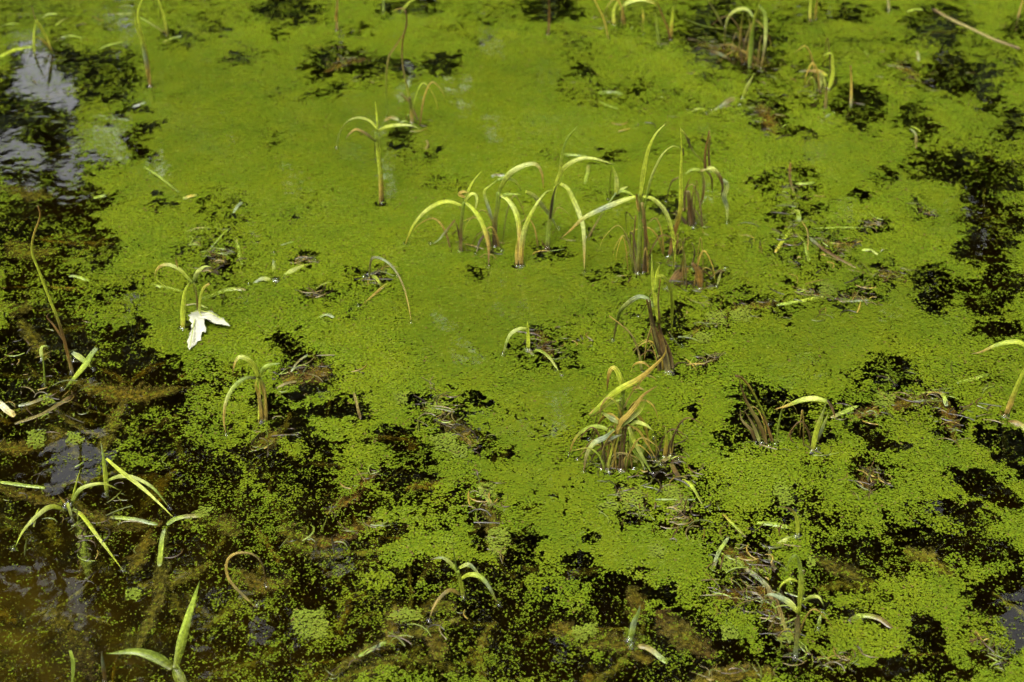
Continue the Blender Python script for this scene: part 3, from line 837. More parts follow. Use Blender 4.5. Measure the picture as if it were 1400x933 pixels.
def build_litter():
    """rotting litter below the surface that nobody could count"""
    R = np.random.default_rng(21)
    V, F, C = [], [], []
    for k in range(620):
        px, py = R.uniform(-60, 1460), R.uniform(-20, 990)
        low = (px < 720 and py > 430 + 0.1 * px) or (px < 130 and py > 60)
        if not low and R.random() < 0.8: continue
        z = -R.uniform(0.018, 0.05)
        c = on_water(px, py, z)
        L, w = R.uniform(0.04, 0.16), R.uniform(0.003, 0.016)
        a = R.uniform(0, math.pi)
        bend = R.uniform(-.6, .6)
        col = [np.array(PAL['M']), np.array(PAL['V']), np.array(PAL['N']), np.array(PAL['V'])][R.integers(0, 4)] * R.uniform(.4, .95)
        o = len(V)
        for i in range(9):
            t = i / 8 - .5
            an = a + bend * t
            q = np.array([c.x + math.cos(an) * L * t, c.y + math.sin(an) * L * t, z + R.uniform(-.002, .002)])
            ww = w * (math.sin(math.pi * (i + .5) / 9) ** .5) * R.uniform(.75, 1.2)
            d = np.array([-math.sin(an), math.cos(an), 0])
            V += [q - d * ww, q + np.array([0, 0, .003]), q + d * ww]
            C += [col, col * 1.15, col]
        for i in range(8):
            b = o + i * 3
            F += [b, b + 1, b + 4, b + 3, b + 1, b + 2, b + 5, b + 4]
    me = mesh_np('leaf_litter', np.array(V), np.full(len(F) // 4, 4), np.array(F), np.array(C), np.array([(0, 0), (.5, 0), (1, 0)] * (len(V) // 3)))
    tag(link('leaf_litter', me, M_SUNK), 'dim brown rotting leaf litter beneath the water surface', 'leaf litter', None, 'stuff')
build_litter()

# ================================================================== FLOATING BLADES (lying on the surface)
FG = 'loose blades lying on the water'
FLOAT = [  # label, colours, width px, points
    ('short pale floating strip in the left mat, below the big white reflections', 'SPG', 6, '94,378 106,381 122,385'),
    ('pale floating strip lying flat left of the two leaning strips', 'PSL', 4, '252,319 270,313 290,312'),
    ('pale slanting floating strip, left of the two leaning strips', 'SPL', 5, '288,340 300,326 313,313'),
    ('pale slanting floating strip, right of the two leaning strips', 'SPLG', 7, '321,325 326,342 331,362'),
    ('silvery floating scrap above the two leaning strips', 'SS', 7, '319,292 325,284 331,277'),
    ('wavy pale floating blade to the right of the maple leaf stalk', 'GLPS', 9, '276,409 295,403 312,397 336,397'),
    ('pale floating strip left of the maple leaf, under the looped blade', 'LPG', 6, '206,390 228,394 252,400'),
    ('short silvery strip beside the maple leaf stalk', 'SP', 4, '252,418 268,418 284,422'),
    ('silvery slanting floating strip on the flat brown leaf', 'SKS', 5, '398,509 408,497 421,485'),
    ('short grey floating strip at the left end of the flat brown leaf', 'KSK', 6, '378,532 392,527 406,522'),
    ('small pale floating scrap alone in the mid left mat', 'PS', 6, '436,435 446,432 457,435'),
    ('pale floating strip above the oval rust leaf', 'SP', 4, '432,395 442,390 453,386'),
    ('thin pale scrap above the three pointed floating shoot', 'SG', 4, '382,337 391,334 402,331'),
    ('grey scrap standing in a black gap left of the mottled leaf', 'KSB', 6, '484,538 488,555 493,574'),
    ('pale floating blade in the mat, lower of the upper centre pair', 'PSG', 8, '818,128 834,127 852,130'),
    ('thin pale floating blade just below the larger pale one', 'GL', 4, '820,140 832,146 846,150'),
    ('pale floating strip behind the tall spike shoot', 'GLG', 6, '770,212 786,213 802,214'),
    ('short pale upright strip under the arched blade', 'SLG', 7, '805,226 803,238 800,251'),
    ('pale yellow strip at left in the tangle at right', 'TYP', 7, '1060,346 1070,330 1082,313'),
    ('yellow strip hanging down in the tangle at right', 'YLP', 8, '1088,318 1100,333 1106,358'),
    ('thin dry arched strip in the tangle at right', 'TKT', 3, '1096,303 1104,320 1104,345'),
    ('brown upright stub at the top of the tangle at right', 'RBK', 6, '1081,222 1080,244 1086,265'),
    ('pale strip lying right of the brown stub at right', 'PLG', 6, '1088,252 1102,253 1114,250'),
    ('silvery bent scrap under the brown stub at right', 'SLS', 9, '1082,292 1090,290 1093,304'),
    ('dark brown strip slanting down right of the tangle', 'SBBK', 7, '1106,325 1128,345 1172,368'),
    ('small pale strip right of the tangle', 'PLP', 6, '1178,343 1190,344 1200,349'),
    ('long thin green strip leading to the red brown leaf', 'GLG', 3, '1112,313 1150,312 1184,312'),
    ('long pale floating blade in the right mat', 'GPYP', 7, '1062,418 1092,413 1126,406'),
    ('silvery pale strip right of the long pale floating blade', 'KSS', 5, '1150,412 1170,413 1188,411'),
    ('pale lumpy floating strip near the right edge arch', 'GLPG', 8, '1308,524 1330,519 1352,512'),
    ('silvery scrap curved round in the upper right', 'SKB', 6, '1245,177 1252,186 1252,203'),
    ('short bright green scrap beside the curved silvery scrap', 'LY', 3, '1245,173 1252,177 1259,181'),
    ('thin pale scrap at top right of the tall tuft', 'PL', 4, '1240,17 1250,15 1262,14'),
    ('pale floating scrap near the slanting brown leaf at top right', 'SS', 6, '1253,70 1255,77 1256,84'),
    ('silvery glinting strip left of the thin tall stalk base, upper one', 'SKS', 8, '25,556 45,552 70,541'),
    ('greyish strip below the silvery glinting strip at left', 'KKB', 10, '20,580 60,566 98,542'),
    ('torn tan and white blade at the left edge', 'TWT', 14, '-12,545 5,558 20,570'),
    ('olive fuzzy floating blade ending at the sprawling shoot', 'LGL', 8, '0,660 25,664 62,668'),
    ('pale green floating blade right of the sprawling shoot', 'OLSG', 9, '150,708 180,712 216,718'),
    ('pale green floating blade running right from the blade joint', 'GLSY', 10, '228,718 245,710 278,705'),
    ('silvery green strip hanging under the blade joint', 'SLO', 12, '224,724 221,745 218,775'),
    ('pale strip standing on the lower mottled leaf', 'LSP', 10, '653,662 662,676 673,692'),
    ('pale floating blade on the long sunken stem at the bottom', 'GLSL', 9, '490,898 510,888 528,878'),
    ('silvery crumpled strip beside the bent green blade', 'SKSG', 12, '872,884 890,890 912,908'),
    ('silvery folded blade, leftmost in the lower right dead tuft', 'BSLS', 8, '974,780 982,758 996,735'),
    ('thin tan strip at the top of the lower right dead tuft', 'TLB', 6, '988,703 1000,717 1020,735'),
    ('grey wavy strip through the lower right dead tuft', 'KSKB', 10, '1018,778 1035,790 1050,806 1056,826'),
    ('grey strip standing above the lower right dead tuft', 'SKB', 6, '1052,752 1053,766 1060,780'),
    ('pale fuzzy blade lying above the lower right dead tuft', 'LGL', 10, '1035,716 1055,718 1078,722'),
    ('brown blade trailing down beside the lower right upright shoot', 'BKO', 9, '1060,818 1068,845 1080,880'),
    ('bent pale blade lying in the lower right mat', 'DPKB', 12, '1160,850 1178,843 1200,848 1220,860'),
    ('silvery strip with green end beside the wide sunken leaf', 'SPL', 9, '1136,572 1155,564 1172,556'),
    ('thin bright green strip on the wide sunken leaf', 'LYL', 4, '1252,541 1268,537 1284,538'),
    ('silvery crumpled scrap at the end of the wide sunken leaf', 'SPS', 9, '1282,535 1290,544 1294,556'),
    ('brown dead leaf at the right edge, pale at the tip', 'RKP', 14, '1378,578 1392,582 1408,592'),
    ('pale floating scrap at the top left by the bent tall shoot', 'SPS', 5, '224,58 235,53 248,50'),
    ('white floating scrap in the black gap under the tall yellow shoot', 'SWS', 7, '182,147 190,144 199,141'),
    ('long thin green blade sunk in the upper left mat', 'GLG', 5, '196,228 220,245 245,264'),
    ('pale scrap on the brown spot left of the black hole', 'PLS', 8, '128,272 136,270 145,268'),
    ('pale scrap right of the black hole', 'PTL', 7, '250,272 260,270 270,267'),
    ('pale floating blade at the far left, below the folded yellow blade', 'PYP', 9, '-4,82 20,70 48,64'),
    ('first of the thin pale strips at the top left corner', 'PL', 5, '-4,40 10,35 26,33'),
    ('pale strip right of the folded yellow blade at top left', 'SL', 5, '56,26 66,21 79,20'),
    ('thin pale strip crossing right of the folded yellow blade', 'LS', 3, '76,36 85,30 94,24'),
    ('pale strip at the left, in front of the tall yellow shoot', 'PLP', 5, '136,68 148,64 168,58'),
    ('thin silvery strip at the top behind the tall yellow shoot', 'SL', 4, '150,19 165,20 184,19'),
    ('pale strip among the white reflections at top left', 'SPL', 4, '84,52 98,50 112,53'),
    ('silvery scrap in the black gap behind the lone upright shoot', 'SKS', 8, '526,166 535,162 545,165'),
    ('tan and pale scrap at right of the black gap behind the lone upright shoot', 'TSP', 6, '541,171 548,168 556,166'),
    ('grey scrap in the mat right of the lone upright shoot', 'KS', 5, '582,205 585,200 583,192'),
    ('silvery scrap behind the row of arching shoots', 'SKS', 8, '672,242 680,240 690,241'),
    ('thin brown leaning strip beside the reed at the top', 'RB', 4, '548,128 560,142 571,164'),
    ('pale scrap under the small bright shoot in the middle', 'SKS', 7, '716,478 724,480 730,487'),
    ('bright green strip below the small twin shoot', 'YLO', 7, '933,656 946,668 960,690'),
    ('silvery strip under the bright green strip below the twin shoot', 'SPS', 4, '896,684 915,684 950,684'),
    ('crumpled pale scraps piled at the base of the twin shoot', 'SKPB', 9, '905,632 916,627 932,626'),
    ('brown bent scrap below the twin shoot', 'KBD', 10, '917,634 922,645 930,656'),
]
def build_floaters():
    for q, (label, cols, w, s) in enumerate(FLOAT):
        cols = cols.replace('S', 'K', 1).replace('P', 'L', 1) if q % 2 else cols.replace('P', 'L')
        raw = [on_water(x, y, 0) for x, y in parse(s)]
        for i, p in enumerate(raw):
            p.z = 0.0007 + (0.0035 if i == len(raw) // 2 else 0.0006) * random.random()
        mid = raw[len(raw) // 2].copy()
        me = ribbon('floating_leaf', raw, w * px_size(mid) * 0.64, cols, 'strip', mid, rough_edge=0.14, seg=7,
                    facing=Vector((random.uniform(-.3, .3), -0.35, 1)))
        tag(link('floating_leaf', me, M_WET, None, mid), label, 'blade', FG)
build_floaters()

# the grey stick
_p = [on_water(x, y, .004) for x, y in parse('1276,12 1300,26 1330,40 1360,54 1394,66')]
tag(link('fallen_stick', ribbon('fallen_stick', _p, 4.2 * px_size(_p[2]), 'BKKB', 'stem', _p[2], rough_edge=.1), M_STICK, None, _p[2]),
    'thin grey fallen stick lying on the water at top right', 'stick')

# ================================================================== PLANTS
PG = 'sedge shoots standing in the pond'
PLANTS = [
 ('tall yellow green shoot of two narrow blades at the upper left', (205, 118), [
  ('b', 'BTYYY', 7, '0', '205,118 203,98 197,62 191,38 188,20 192,4 202,-14'), ('b', 'BTSYYY', 7, '0', '204,112 200,85 193,55 186,36 184,17')]),
 ('bent thin yellow stalk at the top, right of the tall yellow shoot', (228, 48), [
  ('k', 'BYY', 5, '0', '228,48 224,25 216,-3'), ('k', 'GOB', 3, '0', '192,24 210,35 227,45')]),
 ('folded yellow blade like an inverted V in the top left corner', (46, 72), [
  ('b', 'OYY', 6, '0', '46,74 46,50 49,27'), ('b', 'YYT', 6, 'w', '49,27 58,42 65,55 71,69'), ('b', 'YTR', 4, 'w', '48,50 60,57 70,66'), ('k', 'BBK', 2, '0', '49,28 45,16 44,8')]),
 ('dry brown stalk with a pale bulge at the top edge', (460, 41), [
  ('k', 'BTB', 5, '0', '460,42 460,24 461,4 462,-12'), ('b', 'TRT', 6, '0', '459,30 460,20 460,9')]),
 ('short straight green stalk at the top edge', (524, 17), [('k', 'OGG', 4, '0', '524,18 524,4 524,-10'), ('b', 'GYG', 5, '0', '547,12 560,3 575,-4')]),
 ('tall broken reed with a thin hanging leaf, upper centre', (563, 167), [
  ('t', 'STOK', 6, '0', '563,168 562,150 560,134'), ('k', 'YKRB', 4, '0', '560,134 555,112 551,90 550,72 551,54 556,34 555,16'), ('b', 'KRT', 3, '0', '551,50 556,30 553,13 542,13 536,17'),
  ('b', 'RKOG', 3, 'w', '551,48 541,63 531,80 528,112 529,160')]),
 ('lone upright shoot with arching blades, upper left of centre', (522, 275), [
  ('t', 'BTYYG', 8, '0', '522,276 521,240 517,205 515,181'), ('b', 'GYY', 4, '0', '516,178 515,158 513,139'), ('b', 'YPPG', 6, 'w', '516,176 505,165 490,161 475,166 464,182 460,202'),
  ('b', 'OKTD', 5, '0', '514,194 500,183 487,177 478,183 472,191'), ('b', 'YYPO', 6, '0', '517,179 530,173 550,171 566,173 576,179'), ('b', 'OBK', 3, 'w', '514,190 513,205 513,218')]),
 ('leftmost shoot of the central row, its long blade arching left', (629, 341), [
  ('t', 'KBOG', 6, '0', '629,342 630,312 632,290 634,277'), ('b', 'GYL', 4, '0', '634,279 640,261 648,246 659,234'), ('b', 'YYPYT', 7, 'w', '631,281 615,276 600,278 580,290 564,310 553,333'),
  ('b', 'YYYTRB', 8, 'w', '634,276 646,285 658,303 666,326 668,345 668,364'), ('b', 'BKSG', 5, 'w', '622,301 608,318 600,328 588,332'), ('b', 'YPO', 5, '0', '635,276 645,265 652,272 647,300'),
  ('b', 'BDK', 4, '0', '629,330 625,310 621,302'), ('b', 'TTG', 5, '0', '636,270 628,266 634,262 646,266')]),
 ('second shoot of the central row, crowded with arching blades', (676, 336), [
  ('t', 'DBOG', 8, '0', '676,337 676,305 680,282 681,264'), ('b', 'GYPPTT', 9, '0', '681,268 688,250 700,235 718,226 733,225 741,238 743,258'), ('b', 'OSYG', 6, '0', '675,307 668,285 662,263 670,254 680,246'),
  ('b', 'YPYTTB', 9, 'w', '683,266 695,274 706,292 710,318 709,345 711,364'), ('b', 'GLYG', 6, '0', '680,246 692,243 706,249 713,262'), ('b', 'BDK', 4, 'w', '665,320 656,330 650,346'), ('b', 'SPG', 4, 'w', '676,335 681,338 686,341'),
  ('b', 'YPPSY', 8, 'w', '719,262 730,268 746,287 757,303 764,312'), ('b', 'GGL', 5, '0', '681,275 690,266 712,266')]),
 ('third shoot of the central row, one broad blade bowing right', (713, 361), [
  ('b', 'BTPYPG', 9, '0', '713,363 713,340 718,312 730,285 745,264 756,260'), ('b', 'BTY', 5, '0', '707,363 706,345 708,322')]),
 ('tall thin spike shoot of the central row, with a dark sheath', (748, 336), [
  ('t', 'BGOGY', 7, '0', '748,338 750,312 755,282 759,256'), ('b', 'YYGL', 5, '0', '758,262 765,240 768,215 775,190 789,173'), ('b', 'YYPPO', 7, '0', '759,252 770,231 790,218 812,217 842,226'),
  ('b', 'YYPPTO', 8, 'w', '766,251 776,258 785,276 793,296 798,318 799,372'), ('b', 'DDO', 5, '0', '752,300 755,275 760,256 767,250')]),
 ('largest shoot of the central row, with one tall upright blade', (873, 371), [
  ('t', 'BOGO', 8, '0', '872,373 875,330 876,290 875,266'), ('t', 'BDBK', 6, '0', '880,372 883,335 881,300 878,278'), ('b', 'YYYYP', 9, '0', '875,272 879,240 886,206 896,184 909,170'),
  ('b', 'YPSPTR', 9, '0', '869,269 850,275 820,287 797,299 780,315 767,326'), ('b', 'YPYYT', 8, 'w', '879,268 894,273 909,289 918,313 922,342 921,370'), ('b', 'GLPPO', 5, '0', '881,290 887,256 894,234 906,211 920,200 932,204'),
  ('b', 'RRB', 3, '0', '878,300 885,326 890,350'), ('b', 'DBD', 3, 'w', '866,300 857,290 856,305 858,326'), ('b', 'DBD', 3, 'w', '872,360 868,330 862,318 863,348'), ('k', 'KBR', 4, '0', '869,371 866,335 869,295'), ('b', 'TTR', 6, '0', '874,290 871,275 870,265')]),
 ('small pale shoot leaning left behind the largest central shoot', (802, 322), [
  ('k', 'BKGS', 4, '0', '802,323 816,304 833,277 842,264'), ('b', 'YPY', 8, '0', '842,266 843,246 838,228'), ('b', 'GPP', 5, '0', '843,266 850,259 859,255'), ('b', 'GLY', 5, '0', '844,262 856,262 868,269'), ('b', 'KBR', 3, 'w', '836,232 834,245 832,272')]),
 ('single upright green blade with a reddish base, right of the central row', (916, 346), [
  ('b', 'RRYYY', 8, '0', '914,350 921,322 930,288 931,240 932,205 930,174'), ('b', 'YDOB', 4, '0', '931,177 939,188 947,206 963,223'), ('b', 'DDB', 5, '0', '931,200 933,206 935,214'), ('k', 'RBB', 4, '0', '926,330 920,345 911,360')]),
 ('dying brown tuft with hanging dark leaves, right end of the central row', (946, 308), [
  ('t', 'DBBK', 8, '0', '948,310 944,290 942,272 940,262'), ('b', 'GLKBOY', 6, 'w', '937,238 946,232 957,234 962,246 961,268 955,287 951,305'), ('b', 'KPBDD', 7, '0', '958,234 972,230 983,240 988,255 985,272'),
  ('b', 'KBB', 4, '0', '966,234 973,244 974,266'), ('k', 'BRR', 5, '0', '964,233 964,210 970,179'), ('k', 'BBR', 4, '0', '970,232 969,206 971,186'), ('b', 'SPSPG', 9, 'w', '988,246 994,254 990,270 994,285 994,304'),
  ('b', 'KBDB', 5, 'w', '927,243 919,248 914,260 911,275'), ('b', 'BBR', 4, '0', '936,290 937,262 945,240'), ('b', 'DKB', 5, '0', '950,300 946,280 948,262'), ('b', 'BDB', 6, '0', '944,305 930,296 918,292')]),
 ('yellow green shoot rising from a dark brown rotten stump', (913, 505), [
  ('t', 'KBRB', 15, '0', '915,507 909,485 900,455 894,425'), ('t', 'DBB', 9, '0', '905,490 896,460 888,425 886,408'), ('b', 'YYYL', 8, '0', '900,442 896,410 892,378 891,347'), ('b', 'GYO', 7, '0', '896,400 898,376 902,362 896,358'),
  ('b', 'YYYYO', 8, 'w', '899,377 908,379 916,393 919,420 918,462'), ('b', 'GSPGKB', 8, 'w', '894,420 886,409 873,406 856,417 846,432 838,464'), ('b', 'KBK', 6, 'w', '890,400 884,415 878,426 873,432'), ('k', 'BKR', 4, '0', '902,440 900,410 903,382'), ('b', 'KSK', 4, 'w', '915,455 922,465 932,472')]),
 ('crumpled brown dead leaf clump behind the rotten stump', (950, 392), [
  ('l', 'RBR', 20, 'w', '915,388 930,376 948,366'), ('l', 'BRB', 12, 'w', '946,360 955,372 958,394'), ('b', 'DBD', 6, 'w', '952,362 964,372 976,376'), ('l', 'RKR', 12, 'w', '972,378 982,372 992,366'), ('b', 'KPK', 4, 'w', '986,372 983,382 980,391'), ('k', 'BDB', 3, '0', '946,362 950,345 946,332'), ('k', 'YOY', 3, '0', '921,372 921,350 924,330'), ('k', 'BOK', 3, '0', '930,372 934,345 936,325')]),
 ('thin dry tan stalk kinked to the left, above the big tan clump', (879, 506), [('k', 'OKKT', 4, '0', '879,508 873,482 864,459 850,445 833,432')]),
 ('big tangled clump of tan and yellow blades, lower centre', (840, 641), [
  ('t', 'KYYOG', 11, '0', '832,643 838,618 845,588 849,562 852,540'), ('b', 'GYYTRB', 9, '0', '852,540 849,520 841,504 834,507 831,520 830,536'), ('b', 'GYYTTT', 11, '0', '806,568 815,561 845,534 872,519 893,502 908,486 911,472'),
  ('b', 'TTYL', 11, '0', '806,569 822,557 838,549 850,547'), ('t', 'DBBD', 10, '0', '849,642 851,615 854,590 856,570'), ('b', 'TTTR', 10, '0', '842,596 848,578 858,568 868,556 880,540 898,528'), ('b', 'LPYO', 9, '0', '850,582 862,572 876,560 884,544'),
  ('b', 'YLLTB', 7, 'w', '838,600 831,588 813,583 796,590 785,602 777,620'), ('b', 'GSPKR', 9, 'w', '840,588 828,598 812,606 802,622 798,643'), ('b', 'PSPO', 9, '0', '846,578 836,572 826,566 820,562'), ('b', 'LPPO', 7, '0', '862,582 870,577 884,582 894,590'),
  ('b', 'PYPGL', 8, 'w', '860,584 866,600 878,624 893,646'), ('b', 'LGP', 9, 'w', '862,592 866,612 876,628 882,640'), ('b', 'TKT', 4, '0', '870,521 882,514 893,516 898,521'), ('b', 'TTK', 5, '0', '864,532 872,530 882,534'), ('b', 'RBK', 4, 'w', '836,604 826,610 812,622 806,632'),
  ('b', 'OGD', 10, 'w', '868,632 880,612 894,596'), ('b', 'KSK', 6, '0', '830,604 840,598 852,594'), ('b', 'BKB', 4, 'w', '818,566 812,585 806,600'),
  ('b', 'TTKB', 5, 'w', '846,574 834,566 822,574 812,596 806,616'), ('b', 'BTTK', 5, 'w', '856,566 868,566 880,578 886,600 890,622'), ('b', 'TYTB', 5, '0', '850,570 844,552 832,544 822,556 820,575'),
  ('b', 'KTTR', 4, '0', '854,572 866,552 884,548 896,560 900,576'), ('b', 'TTK', 4, 'w', '858,580 874,590 884,606 904,634'), ('b', 'BKTT', 5, 's', '822,640 826,612 838,592 852,584'), ('b', 'BTLT', 5, 's', '866,640 862,612 866,590 878,574'),
  ('b', 'RTTY', 4, '0', '890,504 880,496 868,498 862,508'), ('k', 'KTT', 3, '0', '852,560 862,540 876,522 890,508'), ('b', 'BKR', 4, 'w', '842,590 822,600 806,606 790,626')]),
 ('small twin shoot of two short upright blades right of the big tan clump', (913, 622), [
  ('b', 'BTYP', 7, '0', '908,624 911,606 910,584'), ('b', 'BTYP', 7, '0', '917,622 919,606 916,588'), ('b', 'SPS', 8, 'ww', '898,628 912,624 928,628')]),
 ('dark withered tuft with one thin yellow stalk, right of the big tan clump', (1046, 606), [
  ('b', 'KBKBD', 7, '0', '1052,608 1038,580 1022,552 1013,528 1010,516'), ('k', 'BTYYR', 4, 'w', '1006,514 1014,517 1027,533 1039,555 1052,578'), ('b', 'DBKB', 6, '0', '1034,600 1028,590 1014,574 1012,560'), ('b', 'PKB', 6, '0', '1042,602 1030,582 1018,562'), ('b', 'DRB', 5, '0', '1060,606 1050,585 1042,565')]),
 ('pale bent shoot with a blade reaching left, right of the withered tuft', (1112, 614), [
  ('b', 'BYYPL', 9, '0', '1111,616 1116,590 1125,565 1131,547'), ('b', 'KSPO', 7, '0', '1118,604 1126,582 1134,562'), ('b', 'GPPLTR', 9, '0', '1131,549 1115,545 1096,547 1076,555 1059,560'), ('b', 'DBR', 6, '0', '1131,547 1138,558 1142,572')]),
 ('arching shoot cut off by the right edge', (1376, 565), [
  ('b', 'BTYYY', 10, '0', '1374,568 1383,548 1394,520 1406,492'), ('b', 'GYYLTK', 8, '0', '1408,480 1396,469 1380,468 1360,473 1342,481 1328,484')]),
 ('upright shoot with drooping side blades, lower right', (1088, 893), [
  ('t', 'SOKB', 7, '0', '1088,896 1090,868 1092,838'), ('b', 'YYYLGO', 9, '0', '1092,842 1095,802 1094,776 1089,761 1081,764 1074,782'), ('b', 'YPSSK', 10, '0', '1091,838 1080,825 1066,817 1052,813 1044,818'), ('b', 'YLPG', 7, '0', '1096,826 1108,817 1120,817 1127,830'),
  ('b', 'YYO', 4, '0', '1092,796 1081,792 1069,799 1062,814'), ('b', 'GLW', 6, 'sw', '1118,858 1121,846 1125,835')]),
 ('folded yellow blade above the lower right dead tuft', (1091, 730), [
  ('b', 'YYYBO', 7, '0', '1092,730 1090,712 1084,699 1074,694 1060,693'), ('b', 'YLPGL', 10, 'ww', '1090,731 1076,738 1052,748')]),
 ('small spidery green shoot at the bottom, left of centre', (633, 813), [
  ('t', 'KYYG', 6, '0', '634,815 630,798 626,782'), ('b', 'GGL', 3, '0', '626,784 622,765 618,735'), ('b', 'YLPSK', 7, '0', '628,786 619,773 605,763 588,765'), ('b', 'YPSPY', 7, '0', '627,777 640,772 650,780 658,790'), ('b', 'YYLSOR', 8, 'w', '630,792 641,786 655,788 667,800 682,824'),
  ('b', 'OTKTK', 7, 'w', '632,806 616,807 602,817 592,832 586,846')]),
 ('sprawling yellow green shoot with four blades, lower left', (94, 688), [
  ('t', 'DOY', 6, 's', '98,708 95,698 92,688'), ('b', 'GYY', 4, '0', '95,684 104,662 110,641'), ('b', 'YLPYO', 7, '0', '94,684 108,671 125,663 144,662 165,671'), ('b', 'YYPPYG', 8, 'w', '90,690 70,693 50,706 31,727 18,748'), ('b', 'SYYPYY', 7, 'w', '92,687 110,703 136,737 168,777'), ('b', 'RTK', 4, '0', '94,688 84,682 78,676'), ('b', 'PYY', 4, '0', '44,712 50,702 54,694')]),
 ('upright green shoot with a straight blade slanting right, lower left', (145, 672), [
  ('b', 'OYYLS', 8, '0', '145,674 144,650 141,625 138,606'), ('b', 'YYPPY', 7, 'w', '145,627 166,645 200,672 239,706'), ('b', 'LPPGO', 7, 'w', '147,657 165,651 185,654 210,668 232,692')]),
 ('tan and green upright shoot with an arch drooping left, left of centre', (359, 572), [
  ('t', 'KTTTY', 13, '0', '359,574 358,548 355,528 352,514'), ('b', 'DGLPTTK', 7, 'w', '350,517 336,517 320,529 309,549 306,574 309,594'), ('b', 'YYYPTB', 9, '0', '353,518 346,499 336,490 326,489 320,500 318,513'), ('b', 'YGLGS', 8, '0', '354,517 360,505 369,499 383,497')]),
 ('looped yellow blades standing behind the white maple leaf', (250, 446), [
  ('b', 'TYYYL', 9, '0', '249,448 250,422 253,398 261,383'), ('b', 'GPL', 8, '0', '265,386 270,373 279,365 288,365'), ('b', 'GYPTYY', 6, '0', '264,388 256,379 245,368 230,362 218,365 212,376 218,386 228,392'), ('k', 'BBO', 4, 's', '270,425 269,405 265,386'), ('b', 'TR', 3, '0', '243,366 241,358 240,351')]),
 ('tall thin stalk leaning left at the left edge, brown at both ends', (98, 506), [
  ('k', 'KRBYYYTR', 6, '0', '98,507 90,475 80,440 68,410 55,375 44,346 46,322 55,296 52,282'), ('b', 'BRB', 4, '0', '88,468 74,446 64,434 68,427')]),
 ('three pointed pale floating shoot in the left mat', (377, 382), [
  ('b', 'LYSS', 8, 'sw', '377,382 375,364 375,345'), ('b', 'LPSG', 8, 'ww', '376,382 360,381 340,388'), ('b', 'GLPYG', 8, 'ww', '378,383 395,373 414,364 432,356')]),
 ('thin arched grey stalk with a tan blade, mid left of centre', (505, 375), [
  ('b', 'GKSKTT', 4, 'w', '504,378 507,357 515,352 530,359 543,374 553,396 560,426 562,440'), ('b', 'SYTTT', 5, 'w', '543,376 526,391 508,406 490,418'), ('b', 'GLYG', 6, 'ww', '503,370 514,380 523,393'), ('b', 'PSP', 6, 'ww', '498,378 506,374 510,370')]),
 ('small bright shoot with one short upright blade in the middle of the mat', (722, 476), [
  ('b', 'YYYY', 8, '0', '722,478 722,458 721,440'), ('b', 'YPLK', 6, 'w', '721,449 709,450 696,460 687,483'), ('b', 'GLPG', 6, 'ww', '725,478 736,479 752,490 768,511')]),
 ('yellow arching tuft cut off by the top edge', (841, 33), [
  ('b', 'TYYY', 6, '0', '840,34 839,16 845,2 852,-10'), ('b', 'YPPT', 6, '0', '846,14 858,4 878,0 898,6'), ('b', 'OTY', 4, 'sw', '879,46 879,22 877,2'), ('b', 'OLY', 5, 's', '903,62 898,36 896,16'), ('b', 'BRRR', 4, 's', '917,55 914,42 905,20 896,-4'), ('b', 'BTYY', 6, 's', '917,54 919,28 920,8'), ('k', 'OTT', 3, 's', '833,53 826,28 812,-2')]),
 ('tall green tuft with drooping blades at the top, right of centre', (1024, 88), [
  ('b', 'OGGYY', 8, '0', '1025,91 1027,60 1032,25 1042,-6'), ('b', 'GPPKT', 6, 'w', '1031,25 1020,13 1005,15 993,30 990,66'), ('b', 'GLPKT', 6, 'w', '1038,8 1046,22 1046,60 1040,94'), ('b', 'TTO', 5, '0', '1010,77 1013,42 1016,16'), ('b', 'RTO', 5, '0', '1020,82 1027,45 1022,20'), ('b', 'BKSKB', 7, 'ww', '972,70 986,75 1002,80'), ('b', 'BTB', 5, 'ww', '1000,66 1020,72 1042,82'), ('b', 'KOK', 4, '0', '988,36 978,16 966,-2'), ('b', 'OGY', 4, 'ww', '936,26 960,35 990,37'), ('b', 'RBT', 4, '0', '1018,84 1008,66 992,60')]),
 ('pale floating shoot with one green tip raised, upper right of centre', (1015, 133), [
  ('b', 'LYPY', 7, '0', '1015,134 1022,118 1031,101'), ('b', 'LKSP', 9, 'ww', '1014,131 1000,136 984,147 966,154'), ('b', 'BDK', 7, 'ww', '1012,143 996,146 984,145'), ('b', 'PLG', 4, 'ww', '940,149 955,149 972,150')]),
 ('small yellow hooked tuft at the upper right', (1130, 122), [
  ('b', 'YYYYL', 7, '0', '1132,121 1138,104 1138,86 1136,73 1124,77'), ('b', 'YTRS', 6, '0', '1131,104 1120,98 1104,97 1092,98'), ('b', 'YPO', 5, '0', '1130,116 1125,104 1117,98'), ('b', 'KPK', 6, 'w', '1122,98 1122,112 1121,124'), ('k', 'BKB', 6, 's', '1128,148 1129,134 1130,120'), ('b', 'PSL', 5, 'ww', '1124,164 1132,158 1140,153')]),
 ('short straight orange stalk right of the small hooked tuft', (1164, 142), [('k', 'STTR', 5, '0', '1164,144 1164,116 1163,90')]),
 ('pair of short yellow stalks at the top edge, right of the tall tuft', (1108, 26), [('b', 'TYY', 5, '0', '1108,27 1108,10 1109,-8'), ('b', 'OTT', 5, 's', '1115,26 1116,10 1119,-6')]),
 ('thin grey stub at the top edge, right side', (1217, 13), [('k', 'SKS', 5, '0', '1217,14 1215,4 1212,-8')]),
 ('leaning tan stalk in the top right corner', (1391, 25), [('k', 'KTT', 4, '0', '1391,26 1396,8 1402,-8')]),
 ('thin brown stalk at the top edge, right of the reed', (749, 46), [('k', 'KRB', 5, '0', '749,47 751,22 750,-6')]),
